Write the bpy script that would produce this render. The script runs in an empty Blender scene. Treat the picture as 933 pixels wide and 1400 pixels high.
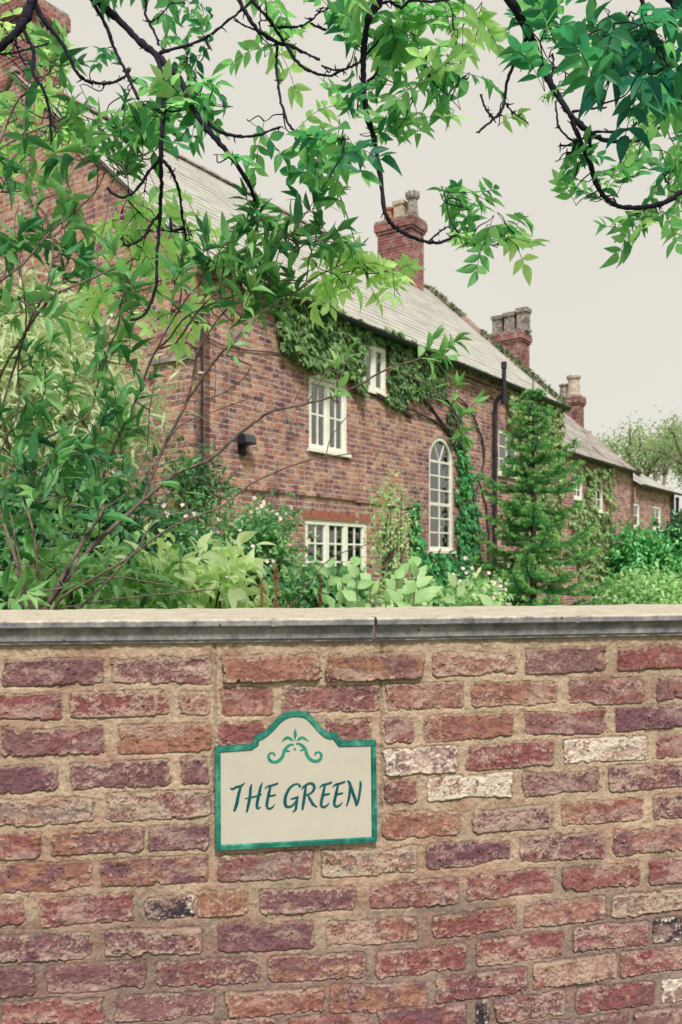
import bpy, math, random
import numpy as np
from mathutils import Vector
random.seed(7); rng = np.random.default_rng(7)
S = bpy.context.scene
C = S.collection
F, CX, HY, EYE = 1200.0, 466.5, 770.0, 1.6      # focal length and horizon of the photograph (in its pixels), eye height

# ---------------------------------------------------------------- camera, sky, sun, exposure
cd = bpy.data.cameras.new('camera'); cam = bpy.data.objects.new('camera', cd); C.objects.link(cam)
cam.location = (0, 0, EYE); cam.rotation_euler = (math.radians(90), 0, 0)
cd.sensor_fit = 'VERTICAL'; cd.sensor_height = 36; cd.lens = 36 * F / 1400
cd.shift_y = (HY - 700) / 1400
cd.clip_start = .05; cd.clip_end = 3000
cd.dof.use_dof = True; cd.dof.focus_distance = 2.05; cd.dof.aperture_fstop = 8.5
S.camera = cam
SUN_EL, SUN_AZ = 50, 170                        # azimuth from +Y, clockwise
w = bpy.data.worlds.new('World'); S.world = w; w.use_nodes = True
nt = w.node_tree; bg = nt.nodes['Background']
sky = nt.nodes.new('ShaderNodeTexSky'); sky.sky_type = 'NISHITA'; sky.sun_disc = False
sky.sun_elevation = math.radians(SUN_EL); sky.sun_rotation = math.radians(SUN_AZ)
mx = nt.nodes.new('ShaderNodeMix'); mx.data_type = 'RGBA'; mx.inputs[0].default_value = .94
nt.links.new(sky.outputs[0], mx.inputs[6])
tc = nt.nodes.new('ShaderNodeTexCoord'); nz = nt.nodes.new('ShaderNodeTexNoise'); nz.inputs['Scale'].default_value = 1.6
nz.inputs['Detail'].default_value = 3
cr = nt.nodes.new('ShaderNodeValToRGB'); nt.links.new(tc.outputs['Generated'], nz.inputs['Vector'])
nt.links.new(nz.outputs['Fac'], cr.inputs[0])
cr.color_ramp.elements[0].color = (2.70, 2.51, 2.13, 1); cr.color_ramp.elements[0].position = .3
cr.color_ramp.elements[1].color = (2.84, 2.66, 2.28, 1); cr.color_ramp.elements[1].position = .7
nt.links.new(cr.outputs[0], mx.inputs[7]); nt.links.new(mx.outputs[2], bg.inputs[0]); bg.inputs[1].default_value = .1
sd = bpy.data.lights.new('sun', 'SUN'); sun = bpy.data.objects.new('sun', sd); C.objects.link(sun)
sd.energy = 1.5; sd.angle = math.radians(12); sd.color = (1, .965, .925)
az, el = math.radians(SUN_AZ), math.radians(SUN_EL)
tosun = Vector((math.sin(az) * math.cos(el), math.cos(az) * math.cos(el), math.sin(el)))
sun.rotation_euler = tosun.to_track_quat('Z', 'Y').to_euler(); sun.location = tosun * 50
S.view_settings.view_transform = 'Standard'; S.view_settings.look = 'None'; S.view_settings.gamma = 1
S.view_settings.exposure = 1.5
S.render.engine = 'CYCLES'
S.cycles.use_denoising = True
S.cycles.max_bounces = 6; S.cycles.transparent_max_bounces = 4

# ---------------------------------------------------------------- helpers
def lin(r, g, b, k=1.0):
    f = lambda c: (c / 255 / 12.92 if c / 255 <= .04045 else ((c / 255 + .055) / 1.055) ** 2.4) * k
    return (f(r), f(g), f(b))
def P(px, py, Y):                               # the point seen at a photo pixel, Y metres ahead
    return np.array([(px - CX) / F * Y, Y, EYE + (HY - py) / F * Y])
def tag(o, label=None, cat=None, group=None, kind=None):
    if label: o['label'] = label
    if cat: o['category'] = cat
    if group: o['group'] = group
    if kind: o['kind'] = kind
    return o
def empty(name, loc=(0, 0, 0), rz=0, parent=None):
    o = bpy.data.objects.new(name, None); o.empty_display_size = .2; C.objects.link(o)
    o.location = loc; o.rotation_euler = (0, 0, rz); o.parent = parent
    return o

class MB:
    def __init__(s): s.v = []; s.f = []; s.n = 0; s.t = []
    def add(s, V, Fs, tone=.5):
        V = np.asarray(V, float).reshape(-1, 3); s.v.append(V)
        s.t.append(np.broadcast_to(np.asarray(tone, float), (len(V),)))
        if isinstance(Fs, np.ndarray): s.f.append(Fs + s.n)
        else: s.f += [np.array([list(f)]) + s.n for f in Fs]
        s.n += len(V)
    def box(s, x0, x1, y0, y1, z0, z1, tone=.5):
        V = [(x, y, z) for z in (z0, z1) for y in (y0, y1) for x in (x0, x1)]
        s.add(V, np.array([(0, 2, 3, 1), (4, 5, 7, 6), (0, 1, 5, 4), (2, 6, 7, 3), (0, 4, 6, 2), (1, 3, 7, 5)]), tone)
    def prism(s, poly, y0, y1, axis='y', tone=.5):   # poly (a,b) extruded
        n = len(poly)
        mk = {'y': lambda a, b, c: (a, c, b), 'x': lambda a, b, c: (c, a, b), 'z': lambda a, b, c: (a, b, c)}[axis]
        V = [mk(a, b, y0) for a, b in poly] + [mk(a, b, y1) for a, b in poly]
        fs = [list(range(n)), list(range(2 * n - 1, n - 1, -1))] + [[i, (i + 1) % n, n + (i + 1) % n, n + i] for i in range(n)]
        s.add(V, fs, tone)
    def lathe(s, prof, cx, cy, n=16, tone=.5):
        V = []; m = len(prof)
        for r, z in prof:
            for k in range(n):
                a = 2 * math.pi * k / n; V.append((cx + r * math.cos(a), cy + r * math.sin(a), z))
        fs = [(i * n + k, i * n + (k + 1) % n, (i + 1) * n + (k + 1) % n, (i + 1) * n + k) for i in range(m - 1) for k in range(n)]
        s.add(V, np.array(fs), tone)
    def tube(s, pts, rad, n=7, tone=.5, cap=True):
        pts = np.asarray(pts, float); m = len(pts)
        rad = np.broadcast_to(np.asarray(rad, float), (m,))
        T = np.gradient(pts, axis=0); T /= np.linalg.norm(T, axis=1)[:, None] + 1e-9
        ref = np.array([0, 1, 0.]) if abs(T[:, 1]).mean() < .8 else np.array([0, 0, 1.])
        A = np.cross(T, ref); A /= np.linalg.norm(A, axis=1)[:, None] + 1e-9
        B = np.cross(T, A)
        th = np.arange(n) * 2 * math.pi / n
        V = pts[:, None] + rad[:, None, None] * (np.cos(th)[None, :, None] * A[:, None] + np.sin(th)[None, :, None] * B[:, None])
        i = np.arange(m - 1)[:, None]; k = np.arange(n)[None]
        q = np.stack([i * n + k, i * n + (k + 1) % n, (i + 1) * n + (k + 1) % n, (i + 1) * n + k], -1).reshape(-1, 4)
        s.add(V.reshape(-1, 3), q, tone)
        if cap:
            e = V[-1]; s.add(e, [list(range(n))], tone); e = V[0]; s.add(e, [list(range(n))[::-1]], tone)
    def build(s, name, mat=None, parent=None, smooth=False, attr=None):
        me = bpy.data.meshes.new(name)
        V = np.concatenate(s.v); me.vertices.add(len(V)); me.vertices.foreach_set('co', V.ravel())
        flat = np.concatenate([f.ravel() for f in s.f]); cnt = np.concatenate([np.full(len(f), f.shape[1]) for f in s.f])
        st = np.concatenate([[0], np.cumsum(cnt)[:-1]])
        me.loops.add(len(flat)); me.loops.foreach_set('vertex_index', flat)
        me.polygons.add(len(cnt)); me.polygons.foreach_set('loop_start', st); me.polygons.foreach_set('loop_total', cnt)
        me.polygons.foreach_set('use_smooth', np.full(len(cnt), bool(smooth)))
        a = me.attributes.new('tone', 'FLOAT', 'POINT'); a.data.foreach_set('value', np.concatenate(s.t))
        me.update(calc_edges=True); me.validate()
        if mat: me.materials.append(mat)
        o = bpy.data.objects.new(name, me); C.objects.link(o); o.parent = parent
        return o

def spline(pts, k=6):                           # Catmull-Rom
    p = np.asarray(pts, float)
    if len(p) < 3: return np.linspace(p[0], p[-1], k + 1)
    q = np.vstack([2 * p[0] - p[1], p, 2 * p[-1] - p[-2]]); out = []
    for i in range(1, len(q) - 2):
        for j in range(k):
            t = j / k
            out.append(.5 * ((2 * q[i]) + (-q[i - 1] + q[i + 1]) * t + (2 * q[i - 1] - 5 * q[i] + 4 * q[i + 1] - q[i + 2]) * t * t
                             + (-q[i - 1] + 3 * q[i] - 3 * q[i + 1] + q[i + 2]) * t ** 3))
    out.append(p[-1]); return np.array(out)
def unit(a): return a / (np.linalg.norm(a, axis=-1, keepdims=True) + 1e-9)
def hash2(i, j, s):
    h = (i.astype(np.int64) * 374761393 + j.astype(np.int64) * 668265263 + s * 974711) & 0x7fffffff
    h = ((h ^ (h >> 13)) * 1274126177) & 0x7fffffff
    return ((h ^ (h >> 16)) & 0xffff) / 65535.0
def vn(x, y, s=0):
    i = np.floor(x); j = np.floor(y); fx = x - i; fy = y - j
    fx = fx * fx * (3 - 2 * fx); fy = fy * fy * (3 - 2 * fy)
    a = hash2(i, j, s); b = hash2(i + 1, j, s); c = hash2(i, j + 1, s); d = hash2(i + 1, j + 1, s)
    return a + (b - a) * fx + (c - a) * fy + (a - b - c + d) * fx * fy
def fbm(x, y, s=0, o=4):
    r = 0; a = .5; t = 0
    for k in range(o): r = r + a * vn(x * 2 ** k + 17.3 * k, y * 2 ** k - 9.1 * k, s + k); t += a; a *= .55
    return r / t
def sm(a, b, x): t = np.clip((x - a) / (b - a), 0, 1); return t * t * (3 - 2 * t)

# ---- leaves
def leaf_template(detail):
    if detail == 'near':
        ts = [.14, .35, .58, .8]; ws = [.62, 1, .86, .45]
    elif detail == 'mid': ts = [.3, .65]; ws = [1, .8]
    elif detail == 'ivy':
        V = np.array([(0, 0, 0), (.25, -.62, -.05), (.5, -.35, .02), (1, 0, -.12), (.5, .35, .02), (.25, .62, -.05), (.35, 0, .08)])
        return V, np.array([(6, 0, 1), (6, 1, 2), (6, 2, 3), (6, 3, 4), (6, 4, 5), (6, 5, 0)])
    else: ts = [.42]; ws = [1]
    V = [(0, 0, 0)]; Fs = []
    for t, w_ in zip(ts, ws):
        d = -.22 * t * t
        V += [(t, -w_ * .5, d + .1 * w_), (t, 0, d), (t, w_ * .5, d + .1 * w_)]
    V.append((1, 0, -.24)); n = len(ts)
    T = [(0, 2, 1), (0, 3, 2)]; Q = []
    for i in range(n - 1):
        a = 1 + 3 * i; Q += [(a, a + 1, a + 4, a + 3), (a + 1, a + 2, a + 5, a + 4)]
    a = 1 + 3 * (n - 1); e = len(V) - 1; T += [(a, a + 1, e), (a + 1, a + 2, e)]
    T += [t for q in Q for t in ((q[0], q[1], q[2]), (q[0], q[2], q[3]))]
    return np.array(V, float), np.array(T)
TPL = {k: leaf_template(k) for k in ('near', 'mid', 'far', 'ivy')}
def leaves(mb, Pn, D, N, L, W, tone, detail='mid'):
    Pn = np.asarray(Pn, float).reshape(-1, 3); n = len(Pn)
    if n == 0: return
    D = unit(np.asarray(D, float).reshape(-1, 3)); N = np.asarray(N, float).reshape(-1, 3)
    Sd = unit(np.cross(N, D)); Up = np.cross(D, Sd)
    L = np.broadcast_to(L, (n,)); W = np.broadcast_to(W, (n,)); tone = np.broadcast_to(tone, (n,))
    V, Tn = TPL[detail]; m = len(V)
    cur = (.15 + rng.random(n) ** 1.5 * 2.4)
    X = Pn[:, None] + (V[None, :, 0] * L[:, None])[..., None] * D[:, None] + (V[None, :, 1] * W[:, None])[..., None] * Sd[:, None] \
        + (V[None, :, 2] * (L * cur)[:, None])[..., None] * Up[:, None]
    Fs = (Tn[None] + (np.arange(n) * m)[:, None, None]).reshape(-1, 3)
    mb.add(X.reshape(-1, 3), Fs, np.repeat(tone, m))
def rdir(n): return unit(rng.normal(size=(n, 3)))

# ---------------------------------------------------------------- materials
def mat(name, rough=.8, spec=.3):
    m = bpy.data.materials.new(name); m.use_nodes = True; n = m.node_tree
    b = n.nodes['Principled BSDF']; b.inputs['Roughness'].default_value = rough; b.inputs['Specular IOR Level'].default_value = spec
    return m, n, b
def N_(n, t, **kw):
    o = n.nodes.new(t)
    for k, v in kw.items(): setattr(o, k, v)
    return o
def math_(n, op, a, b=None, c=None, clamp=False):
    o = N_(n, 'ShaderNodeMath', operation=op, use_clamp=clamp)
    for i, v in enumerate((a, b, c)):
        if v is None: continue
        if isinstance(v, (int, float)): o.inputs[i].default_value = v
        else: n.links.new(v, o.inputs[i])
    return o.outputs[0]
def ramp(n, fac, stops):
    r = N_(n, 'ShaderNodeValToRGB'); n.links.new(fac, r.inputs[0]); e = r.color_ramp.elements
    while len(e) < len(stops): e.new(.5)
    for x, (p, c) in zip(e, stops): x.position = p; x.color = tuple(c) + (1,)
    return r.outputs[0]
def noise(n, vec, scale, detail=4, rough=.6):
    o = N_(n, 'ShaderNodeTexNoise'); o.inputs['Scale'].default_value = scale; o.inputs['Detail'].default_value = detail
    o.inputs['Roughness'].default_value = rough
    if vec is not None: n.links.new(vec, o.inputs['Vector'])
    return o
def mixc(n, f, a, b, mode='MIX'):
    o = N_(n, 'ShaderNodeMix', data_type='RGBA', blend_type=mode)
    for i, v in ((0, f), (6, a), (7, b)):
        if isinstance(v, (int, float)): o.inputs[i].default_value = v
        elif isinstance(v, tuple): o.inputs[i].default_value = v + (1,)
        else: n.links.new(v, o.inputs[i])
    return o.outputs[2]
def bump(n, b, h, strength=.4, dist=.01):
    o = N_(n, 'ShaderNodeBump'); o.inputs['Strength'].default_value = strength; o.inputs['Distance'].default_value = dist
    n.links.new(h, o.inputs['Height']); n.links.new(o.outputs[0], b.inputs['Normal'])
def simple(name, c1, c2, scale=6, rough=.7, spec=.3, bs=0, detail=5):
    m, n, b = mat(name, rough, spec); t = N_(n, 'ShaderNodeTexCoord')
    z = noise(n, t.outputs['Object'], scale, detail)
    n.links.new(ramp(n, z.outputs['Fac'], [(.32, c1), (.68, c2)]), b.inputs['Base Color'])
    if bs: bump(n, b, z.outputs['Fac'], bs)
    return m
def leafmat(name, stops, trans=.35, rough=.45, spec=.35):
    m, n, b = mat(name, rough, spec)
    a = N_(n, 'ShaderNodeAttribute', attribute_name='tone')
    t = N_(n, 'ShaderNodeTexCoord'); z = noise(n, t.outputs['Object'], 30, 3)
    f = math_(n, 'ADD', a.outputs['Fac'], math_(n, 'MULTIPLY', math_(n, 'SUBTRACT', z.outputs['Fac'], .5), .25))
    col = ramp(n, f, stops)
    n.links.new(col, b.inputs['Base Color'])
    tr = N_(n, 'ShaderNodeBsdfTranslucent'); n.links.new(mixc(n, 1, col, (1.12, 1.28, .98), 'MULTIPLY'), tr.inputs[0])
    ms = N_(n, 'ShaderNodeMixShader'); ms.inputs[0].default_value = trans
    n.links.new(b.outputs[0], ms.inputs[1]); n.links.new(tr.outputs[0], ms.inputs[2])
    n.links.new(ms.outputs[0], n.nodes['Material Output'].inputs[0])
    return m
def brickmat(name, axis='x', stops=None, mortar=(.48, .39, .33), tint=None, h=.077, wd=.235):
    m, n, b = mat(name, .9, .15)
    t = N_(n, 'ShaderNodeTexCoord'); sp = N_(n, 'ShaderNodeSeparateXYZ')
    wz = noise(n, t.outputs['Object'], 9, 5, .75)
    wv = N_(n, 'ShaderNodeVectorMath', operation='MULTIPLY_ADD'); n.links.new(wz.outputs['Color'], wv.inputs[0])
    wv.inputs[1].default_value = (.075, .075, .06); n.links.new(t.outputs['Object'], wv.inputs[2])
    n.links.new(wv.outputs[0], sp.inputs[0])
    u = sp.outputs['X'] if axis == 'x' else sp.outputs['Y']; v = sp.outputs['Z']
    vr = math_(n, 'DIVIDE', v, h); row = math_(n, 'FLOOR', vr)
    odd = math_(n, 'FLOORED_MODULO', row, 2)
    ur = math_(n, 'MULTIPLY_ADD', odd, .37, math_(n, 'DIVIDE', u, math_(n, 'MULTIPLY_ADD', odd, -wd * .36, wd)))
    colm = math_(n, 'FLOOR', ur)
    cmb = N_(n, 'ShaderNodeCombineXYZ'); n.links.new(colm, cmb.inputs[0]); n.links.new(row, cmb.inputs[1])
    wn = N_(n, 'ShaderNodeTexWhiteNoise', noise_dimensions='3D'); n.links.new(cmb.outputs[0], wn.inputs[0])
    big = noise(n, t.outputs['Object'], .9, 4)
    med = noise(n, t.outputs['Object'], 2.6, 6, .7)
    f = math_(n, 'ADD', math_(n, 'MULTIPLY', wn.outputs['Value'], .62), math_(n, 'ADD', math_(n, 'MULTIPLY', math_(n, 'SUBTRACT', big.outputs['Fac'], .45), .5), math_(n, 'MULTIPLY', math_(n, 'SUBTRACT', med.outputs['Fac'], .38), 1.15)))
    stops = stops or [(.0, lin(80, 56, 76)), (.2, lin(120, 82, 92)), (.42, lin(156, 104, 100)), (.62, lin(178, 124, 108)), (.8, lin(196, 150, 128)), (1, lin(214, 184, 160))]
    bc = ramp(n, f, stops)
    fine = noise(n, t.outputs['Object'], 17, 6, .72)
    bc = mixc(n, .9, bc, ramp(n, fine.outputs['Fac'], [(.3, (.4, .36, .42)), (.7, (1.4, 1.36, 1.3))]), 'MULTIPLY')
    fu = math_(n, 'FRACT', ur); fv = math_(n, 'FRACT', vr)
    du = math_(n, 'MULTIPLY', math_(n, 'MINIMUM', fu, math_(n, 'SUBTRACT', 1, fu)), wd)
    dv = math_(n, 'MULTIPLY', math_(n, 'MINIMUM', fv, math_(n, 'SUBTRACT', 1, fv)), h)
    dd = math_(n, 'ADD', math_(n, 'MINIMUM', du, dv), math_(n, 'MULTIPLY', math_(n, 'SUBTRACT', fine.outputs['Fac'], .5), .045))
    mr = N_(n, 'ShaderNodeMapRange'); mr.inputs['From Min'].default_value = .003; mr.inputs['From Max'].default_value = .012
    n.links.new(dd, mr.inputs[0]); mk = mr.outputs[0]
    sme = noise(n, t.outputs['Object'], 5.5, 5, .75); smr = N_(n, 'ShaderNodeMapRange'); n.links.new(sme.outputs['Fac'], smr.inputs[0]); smr.inputs['From Min'].default_value = .48; smr.inputs['From Max'].default_value = .64; smr.inputs['To Max'].default_value = .75
    mk = math_(n, 'MULTIPLY', mk, math_(n, 'SUBTRACT', 1, smr.outputs[0]))
    mo = mixc(n, big.outputs['Fac'], tuple(c * .75 for c in mortar), tuple(min(1, c * 1.3) for c in mortar))
    col = mixc(n, mk, mo, bc)
    st = noise(n, t.outputs['Object'], 2.3, 8, .8)
    col = mixc(n, .95, col, ramp(n, st.outputs['Fac'], [(.34, (.5, .42, .5)), (.5, (1, 1, 1)), (.66, (1.3, 1.28, 1.2))]), 'MULTIPLY')
    if tint: col = mixc(n, 1, col, tint, 'MULTIPLY')
    n.links.new(col, b.inputs['Base Color'])
    bump(n, b, math_(n, 'ADD', math_(n, 'MULTIPLY', mk, 1), math_(n, 'MULTIPLY', fine.outputs['Fac'], .6)), .7, .012)
    return m
def slatemat(name, c1, c2, moss=0.0):
    m, n, b = mat(name, .6, .4); t = N_(n, 'ShaderNodeTexCoord'); sp = N_(n, 'ShaderNodeSeparateXYZ'); n.links.new(t.outputs['Object'], sp.inputs[0])
    row = math_(n, 'FLOOR', math_(n, 'DIVIDE', sp.outputs['Z'], .1445))
    u = math_(n, 'ADD', math_(n, 'DIVIDE', sp.outputs['X'], .26), math_(n, 'MULTIPLY', math_(n, 'FLOORED_MODULO', row, 2), .5))
    cmb = N_(n, 'ShaderNodeCombineXYZ'); n.links.new(math_(n, 'FLOOR', u), cmb.inputs[0]); n.links.new(row, cmb.inputs[1])
    wn = N_(n, 'ShaderNodeTexWhiteNoise', noise_dimensions='3D'); n.links.new(cmb.outputs[0], wn.inputs[0])
    col = mixc(n, wn.outputs['Value'], c1, c2)
    z = noise(n, t.outputs['Object'], 1.7, 6, .7)
    col = mixc(n, .7, col, ramp(n, z.outputs['Fac'], [(.3, (.7, .7, .68)), (.7, (1.12, 1.12, 1.1))]), 'MULTIPLY')
    fu = math_(n, 'FRACT', u); e = math_(n, 'LESS_THAN', fu, .035)
    col = mixc(n, math_(n, 'MULTIPLY', e, .6), col, (.08, .08, .09))
    if moss:
        z2 = noise(n, t.outputs['Object'], 1.1, 7, .75)
        mr = N_(n, 'ShaderNodeMapRange'); n.links.new(z2.outputs['Fac'], mr.inputs[0]); mr.inputs['From Min'].default_value = .62 - moss * .25; mr.inputs['From Max'].default_value = .7 - moss * .2
        col = mixc(n, mr.outputs[0], col, lin(92, 76, 84))
    n.links.new(col, b.inputs['Base Color']); bump(n, b, wn.outputs['Value'], .25, .01)
    return m
M = {}
M['bark'] = simple('dark_bark', lin(20, 18, 38), lin(42, 36, 50), 40, .85, .2, .6)
M['stem'] = simple('shrub_stem', lin(64, 52, 56), lin(128, 108, 98), 30, .7, .3, .4)
M['stem_dark'] = simple('dark_stem', lin(46, 38, 46), lin(88, 70, 70), 30, .75, .3, .4)
M['leaf_shrub'] = leafmat('shrub_leaf', [(0, lin(26, 84, 64)), (.35, lin(84, 148, 92)), (.65, lin(136, 186, 120)), (1, lin(192, 222, 156))], .42)
M['leaf_tree'] = leafmat('overhead_leaf', [(0, lin(34, 98, 90)), (.3, lin(66, 142, 100)), (.6, lin(132, 192, 124)), (1, lin(206, 232, 164))], .6)
M['leaf_bush'] = leafmat('bush_leaf', [(0, lin(44, 82, 64)), (.35, lin(84, 138, 90)), (.7, lin(144, 190, 126)), (1, lin(204, 228, 168))], .4)
M['leaf_ivy'] = leafmat('ivy_leaf', [(0, lin(48, 76, 56)), (.4, lin(92, 124, 76)), (.7, lin(134, 164, 104)), (1, lin(184, 202, 142))], .25, .5)
M['leaf_gloss'] = leafmat('glossy_leaf', [(0, lin(24, 72, 56)), (.5, lin(54, 140, 78)), (1, lin(130, 206, 124))], .2, .3, .5)
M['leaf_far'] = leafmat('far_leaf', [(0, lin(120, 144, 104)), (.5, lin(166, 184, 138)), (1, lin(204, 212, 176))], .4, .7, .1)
M['needle'] = leafmat('spruce_needle', [(0, lin(26, 82, 60)), (.45, lin(86, 152, 90)), (1, lin(176, 220, 136))], .35, .5)
M['leaf_pale'] = leafmat('pale_leaf', [(0, lin(96, 150, 96)), (.5, lin(158, 196, 132)), (1, lin(226, 238, 190))], .4)
M['petal'] = simple('white_petal', lin(196, 176, 172), lin(226, 214, 206), 20, .6, .2)
M['rust'] = simple('seed_spike', lin(130, 62, 56), lin(176, 104, 84), 60, .9, .1)
M['wall_b'] = brickmat('house_brick_front', 'x')
M['wall_s'] = brickmat('house_brick_gable', 'y')
M['wall_red'] = brickmat('chimney_brick', 'x', [(0, lin(92, 54, 64)), (.4, lin(132, 74, 76)), (.8, lin(156, 96, 90)), (1, lin(176, 122, 110))], (.36, .26, .24))
M['slate'] = slatemat('pale_slate', lin(172, 170, 163), lin(184, 181, 173))
M['slate_moss'] = slatemat('mossy_slate', lin(148, 142, 136), lin(176, 168, 158), .42)
M['white'] = simple('white_paint', lin(222, 220, 206), lin(238, 236, 224), 9, .5, .4)
M['black'] = simple('black_iron', lin(24, 24, 34), lin(44, 42, 54), 8, .45, .4)
M['stone'] = simple('weathered_stone', lin(92, 84, 86), lin(176, 164, 150), 9, .9, .2, .5)
M['terracotta'] = simple('terracotta', lin(150, 92, 78), lin(188, 128, 104), 9, .85, .2, .3)
M['buff'] = simple('buff_clay', lin(150, 132, 122), lin(206, 190, 172), 9, .85, .2, .3)
M['lichen'] = simple('lichened_clay', lin(66, 58, 66), lin(178, 166, 156), 12, .9, .2, .5)
M['verge'] = simple('verge_stone', lin(112, 92, 88), lin(176, 152, 136), 5, .9, .2, .5)
M['curtain'] = simple('curtain_cloth', lin(176, 184, 178), lin(222, 222, 210), 3, .8, .1)
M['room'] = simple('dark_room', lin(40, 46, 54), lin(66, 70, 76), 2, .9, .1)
m, n, b = mat('window_glass', .06, .6); b.inputs['Base Color'].default_value = (.8, .86, .86, 1); b.inputs['Transmission Weight'].default_value = .0
gl = N_(n, 'ShaderNodeBsdfTransparent'); gs = N_(n, 'ShaderNodeBsdfGlossy'); gs.inputs['Roughness'].default_value = .03
fr = N_(n, 'ShaderNodeFresnel'); fr.inputs[0].default_value = 1.6
ms = N_(n, 'ShaderNodeMixShader'); n.links.new(math_(n, 'ADD', fr.outputs[0], .2), ms.inputs[0]); n.links.new(gl.outputs[0], ms.inputs[1]); n.links.new(gs.outputs[0], ms.inputs[2])
n.links.new(ms.outputs[0], n.nodes['Material Output'].inputs[0]); M['glass'] = m
m, n, b = mat('ground_soil_and_grass', .95, .1); t = N_(n, 'ShaderNodeTexCoord')
z = noise(n, t.outputs['Object'], .6, 8, .7)
n.links.new(ramp(n, z.outputs['Fac'], [(.35, lin(60, 96, 50)), (.55, lin(96, 128, 66)), (.7, lin(120, 104, 78))]), b.inputs['Base Color']); M['ground'] = m

# ---------------------------------------------------------------- ground
g = MB(); g.add([(-900, -900, 0), (900, -900, 0), (900, 900, 0), (-900, 900, 0)], [(0, 1, 2, 3)])
tag(g.build('ground', M['ground']), kind='structure')
g = MB(); g.add([(-30, -1.2, .004), (30, -1.2, .004), (30, 1.6, .004), (-30, 1.6, .004)], [(0, 1, 2, 3)])
tag(g.build('pavement', simple('paving', lin(120, 116, 110), lin(150, 144, 136), 14, .9, .2, .3)), kind='structure')

# ---------------------------------------------------------------- the brick garden wall
# plan line of the brick face: two straight runs meeting under the joint of the coping
XB = (520 - CX) / F; YB = 1.86 / .9511; XJ = XB * YB
SL, SR = .1305, .205
def wallY(X): return np.where(X < XJ, YB + (X - XJ) * SL, YB + (X - XJ) * SR)
def px2X(px):
    k = (px - CX) / F; s = np.where(px < 520, SL, SR)
    return k * (YB - s * XJ) / (1 - k * s)
YC = {0: (919.5, 911, 899), 1: (965.7, 954, 943), 2: (1014.8, 999, 982), 3: (1065, 1042, 1022), 4: (1110, 1084, 1062), 5: (1155, 1130, 1106), 6: (1200, 1176, 1150),
      7: (1248, 1224, 1193), 8: (1295, 1272, 1234), 9: (1340, 1318, 1275), 10: (1386, 1362, 1316), 11: (1430, 1398, 1358)}
def zc(row, X):
    if row in YC:
        xs = [float(px2X(np.array(a))) for a in (50., 540., 880.)]
        zs = [EYE + (HY - y) / F * float(wallY(np.array(x))) for x, y in zip(xs, YC[row])]
        return np.interp(X, xs, zs)
    return EYE - .2285 - .0721 * row + 0 * X
BR = lambda s: [tuple(float(q) if i < 2 or i > 2 else q for i, q in enumerate(t.split(','))) for t in s.split()]
ROWS = {
0: '4,142,p,.12 151,290,p,.5 303,440,o,.35 446,581,t,.12 591,707,q,.45 718,830,m,.05 844,960,R,.05',
1: '-60,84,R,.05 96,230,R,.55 242,288,q,.5 302,374,r,.1 386,519,r,.35 528,634,q,.4 645,764,o,.35 777,880,r,.15 898,990,p,.1',
2: '2,142,p,.2 161,291,o,.1 298,362,R,.1 447,506,p,.2 525,566,p,.2 580,702,r,.25 716,828,p,.15 842,960,v,.1',
3: '-60,80,v,.15 96,233,p,.3 246,288,v,.2 523,627,w,.62 637,761,R,.35 771,886,w,.55 897,1000,R,.1',
4: '-20,130,g,.5 146,288,g,.7 525,571,r,.25 583,702,w,.8 714,820,p,.2 832,950,v,.45',
5: '-60,56,R,.2 70,197,p,.3 203,285,v,.2 523,629,o,.25 646,755,p,.6 768,878,o,.25 893,990,v,.45',
6: '-20,127,o,.2 138,285,v,.15 299,429,g,.15 441,571,g,.7 583,700,v,.25 710,827,v,.45 837,960,q,.3',
7: '-60,36,r,.05 55,185,R,.2 199,268,k,.2 268,339,t,.3 355,487,p,.4 504,627,r,.3 639,757,R,.25 769,875,r,.15 887,1000,R,.15',
8: '-10,127,v,.35 144,277,v,.6 297,429,v,.05 446,571,r,.5 591,706,R,.3 716,828,q,.35 835,950,g,.55',
9: '-60,48,v,.15 64,200,p,.15 214,355,v,.3 367,500,p,.4 514,639,R,.35 652,771,R,.45 784,887,R,.4 893,930,k,.25 931,1000,R,.2',
10: '2,142,r,.25 156,295,p,.3 309,444,r,.4 451,585,o,.25 595,721,R,.35 728,844,q,.5 848,960,R,.35',
11: '-60,100,p,.3 110,240,r,.2 250,380,p,.3 390,505,r,.2 516,637,v,.25 650,672,k,.0 675,773,v,.35 787,895,R,.25 904,1000,w,.7'}
TY = {'p': (130, 86, 88), 'v': (104, 72, 86), 'R': (138, 70, 70), 'r': (142, 84, 78), 'o': (158, 102, 80), 'q': (162, 122, 110),
      't': (150, 110, 82), 'm': (118, 92, 90), 'w': (184, 158, 146), 'g': (142, 130, 122), 'k': (58, 48, 60)}
TY = {k: tuple(.68 * c + .32 * g for c, g in zip(v, (138, 98, 92))) if k not in 'wk' else v for k, v in TY.items()}
for k, v in (('R', (134, 82, 82)), ('r', (140, 94, 88)), ('o', (150, 108, 92)), ('p', (128, 92, 94))): TY[k] = v
X0F, X1F = float(px2X(np.array(-55.))), float(px2X(np.array(985.)))
bricks = []                                     # x0, x1, row, colour, lime
XW0, XW1 = -2.6, 5.2
NR = 20
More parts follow.
